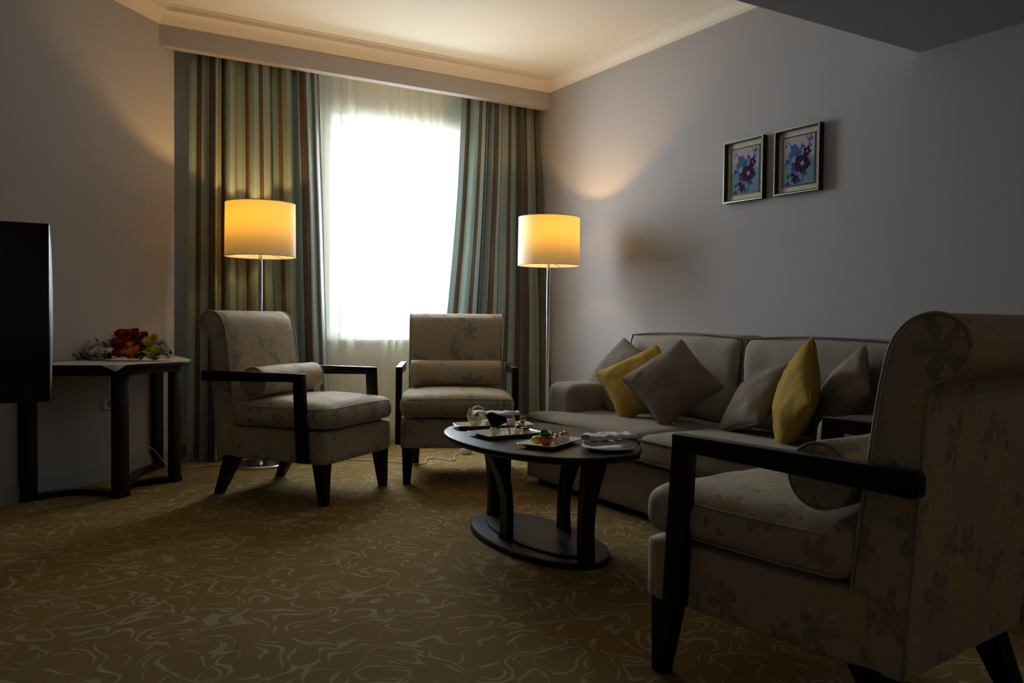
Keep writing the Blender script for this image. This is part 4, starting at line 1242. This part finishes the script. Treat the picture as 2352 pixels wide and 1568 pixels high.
# ------------------------------------------------------------------ framed pictures
def picture(y0, y1, z0, z1, label):
    w_, h_ = y1-y0, z1-z0
    t = empty('framed_picture', (XR-0.0005, (y0+y1)/2, z0), pi/2, label, 'picture', 'framed floral prints')
    # local: x -> +y world ... front faces -X world  == local +Y
    D = 0.036
    def ring(x0, x1, zz0, zz1, b, d0, d1, bm):
        add_box(bm, x0, x1, d0, d1, zz1-b, zz1); add_box(bm, x0, x1, d0, d1, zz0, zz0+b)
        add_box(bm, x0, x0+b, d0, d1, zz0+b, zz1-b); add_box(bm, x1-b, x1, d0, d1, zz0+b, zz1-b)
    hw_ = w_/2
    bm = bmesh.new(); ring(-hw_, hw_, 0, h_, 0.011, 0.0, D-0.003, bm); fr = mk('frame', bm, M['black'], t, smooth=False)
    bm = bmesh.new(); ring(-hw_, hw_, 0, h_, 0.0055, D-0.003, D, bm); mk('silver_edge', bm, M['silver'], fr, smooth=False)
    bm = bmesh.new(); add_box(bm, -hw_+0.011, hw_-0.011, 0.0, 0.012, 0.011, h_-0.011); mk('mat_board', bm, M['mat'], t, smooth=False)
    mx, mz = 0.036, 0.038
    bm = bmesh.new(); add_box(bm, -hw_+mx, hw_-mx, 0.012, 0.0135, mz, h_-mz); ib = mk('inner_border', bm, M['black'], t, smooth=False)
    a, b = hw_-mx-0.007, 0.0145
    X0, X1, Z0, Z1 = -a, a, mz+0.007, h_-mz-0.007
    bm = bmesh.new(); uvl = bm.loops.layers.uv.new('uv')
    def quad(pts, mi, d):
        vs = [bm.verts.new((x, d, z)) for x, z in pts]; f = bm.faces.new(vs); f.material_index = mi
        for l in f.loops: l[uvl].uv = ((l.vert.co.x-X0)/(X1-X0), (l.vert.co.z-Z0)/(Z1-Z0))
    # viewed from the room, local +x points to the viewer's LEFT or right: use m() with u from viewer's left
    def P(u, v): return (X1+(X0-X1)*u, Z0+(Z1-Z0)*v)
    quad([P(0, 0), P(1, 0), P(1, 1), P(0, 1)], 0, b)
    lay = [b]
    def cl1(a): return min(0.995, max(0.005, a))
    def shape(cu, cv, r, n, amp, mi, ph=0, sx=1.0):
        lay[0] += 0.00003
        asp = (Z1-Z0)/(X1-X0)
        quad([P(cl1(cu+r*sx*(1+amp*cos(n*t_+ph)+0.07*sin(11*t_+ph*3)+0.05*sin(17*t_+cu*40))*cos(t_)), cl1(cv+r/asp*(1+amp*cos(n*t_+ph)+0.07*sin(11*t_+ph*3)+0.05*sin(17*t_+cu*40))*sin(t_))) for t_ in [2*pi*k/72 for k in range(72)]], mi, lay[0])
    def line(pts, w__, mi):
        lay[0] += 0.00003
        for (u0, v0), (u1, v1) in zip(pts, pts[1:]):
            d = Vector((u1-u0, v1-v0)); nn = Vector((-d.y, d.x)).normalized()*w__
            quad([P(u0-nn.x, v0-nn.y), P(u1-nn.x, v1-nn.y), P(u1+nn.x, v1+nn.y), P(u0+nn.x, v0+nn.y)], mi, lay[0])
    shape(0.38, 0.70, 0.15, 3, 0.25, 1, 1, 1.3); shape(0.25, 0.60, 0.07, 4, 0.4, 1)
    shape(0.15, 0.50, 0.06, 3, 0.4, 3); shape(0.36, 0.38, 0.10, 3, 0.3, 3)
    shape(0.05, 0.30, 0.065, 7, 0.1, 4); shape(0.18, 0.90, 0.035, 3, 0.5, 4)
    line([(0.10, 0.92), (0.22, 0.86), (0.26, 0.74)], 0.008, 1); shape(0.10, 0.84, 0.03, 3, 0.5, 1); shape(0.24, 0.82, 0.03, 4, 0.4, 1)
    line([(0.72, 1.0), (0.80, 0.90), (0.86, 0.80), (0.84, 0.72)], 0.010, 1)
    shape(0.88, 0.91, 0.06, 4, 0.45, 1); shape(0.84, 0.78, 0.055, 3, 0.4, 1, 1); shape(0.62, 0.78, 0.055, 3, 0.5, 3, 0.5)
    line([(0.42, 0.50), (0.40, 0.60), (0.46, 0.66)], 0.010, 2); line([(0.45, 0.50), (0.47, 0.62), (0.52, 0.66)], 0.008, 2)
    shape(0.76, 0.66, 0.115, 5, 0.22, 2, 0.4); shape(0.77, 0.66, 0.026, 4, 0.3, 5)
    shape(0.62, 0.42, 0.235, 5, 0.13, 2, 1.0); shape(0.45, 0.36, 0.12, 4, 0.2, 3, 0); shape(0.60, 0.42, 0.21, 6, 0.10, 2, 2.0); shape(0.62, 0.43, 0.055, 4, 0.4, 5, 1)
    shape(0.70, 0.22, 0.06, 3, 0.4, 3, 1); line([(0.66, 0.30), (0.64, 0.15), (0.60, 0.02)], 0.008, 3)
    shape(0.32, 0.22, 0.065, 5, 0.25, 2); shape(0.40, 0.12, 0.105, 5, 0.25, 2, 2); shape(0.50, 0.08, 0.06, 4, 0.3, 3, 1); shape(0.15, 0.02, 0.07, 4, 0.3, 3, 1)
    line([(0.30, 0.20), (0.20, 0.24), (0.12, 0.17)], 0.008, 2); shape(0.17, 0.19, 0.03, 3, 0.3, 2)
    mk('floral_print', bm, [M['wash'], M['ink_blue'], M['ink_purple'], M['ink_violet'], M['ink_green'], M['ink_white']], ib, smooth=False)
picture(3.110, 3.392, 1.546, 1.881, 'framed blue and purple floral print, the left one of the pair above the sofa')
picture(2.750, 3.032, 1.546, 1.879, 'framed blue and purple floral print, the right one of the pair above the sofa')

# unseen fill lights added behind the camera to warm the foreground armchair's back
M['fill_glow'] = emit('warm_fill_glow', (1.0, 0.64, 0.26), 42.0)
for x_, y_, l_ in ((2.35, -0.35, 'added unseen fill light in the lowered ceiling, behind the foreground armchair'), (0.4, -0.35, 'added unseen fill light in the lowered ceiling, left of the other one')):
    t = empty('added_fill_light', (x_, y_, ZS), 0, l_, 'added light', 'added fill lights')
    bm = bmesh.new(); add_lathe(bm, [(0.052, -0.0005), (0.062, -0.0005), (0.062, -0.005), (0.050, -0.007), (0.047, -0.003), (0.052, -0.0005)], 32, cap=False)
    mk('trim_ring', bm, M['chrome'], t)
    bm = bmesh.new(); add_lathe(bm, [(0.047, -0.0015), (0.047, -0.0025)], 32); mk('diffuser', bm, M['fill_glow'], t, smooth=False)
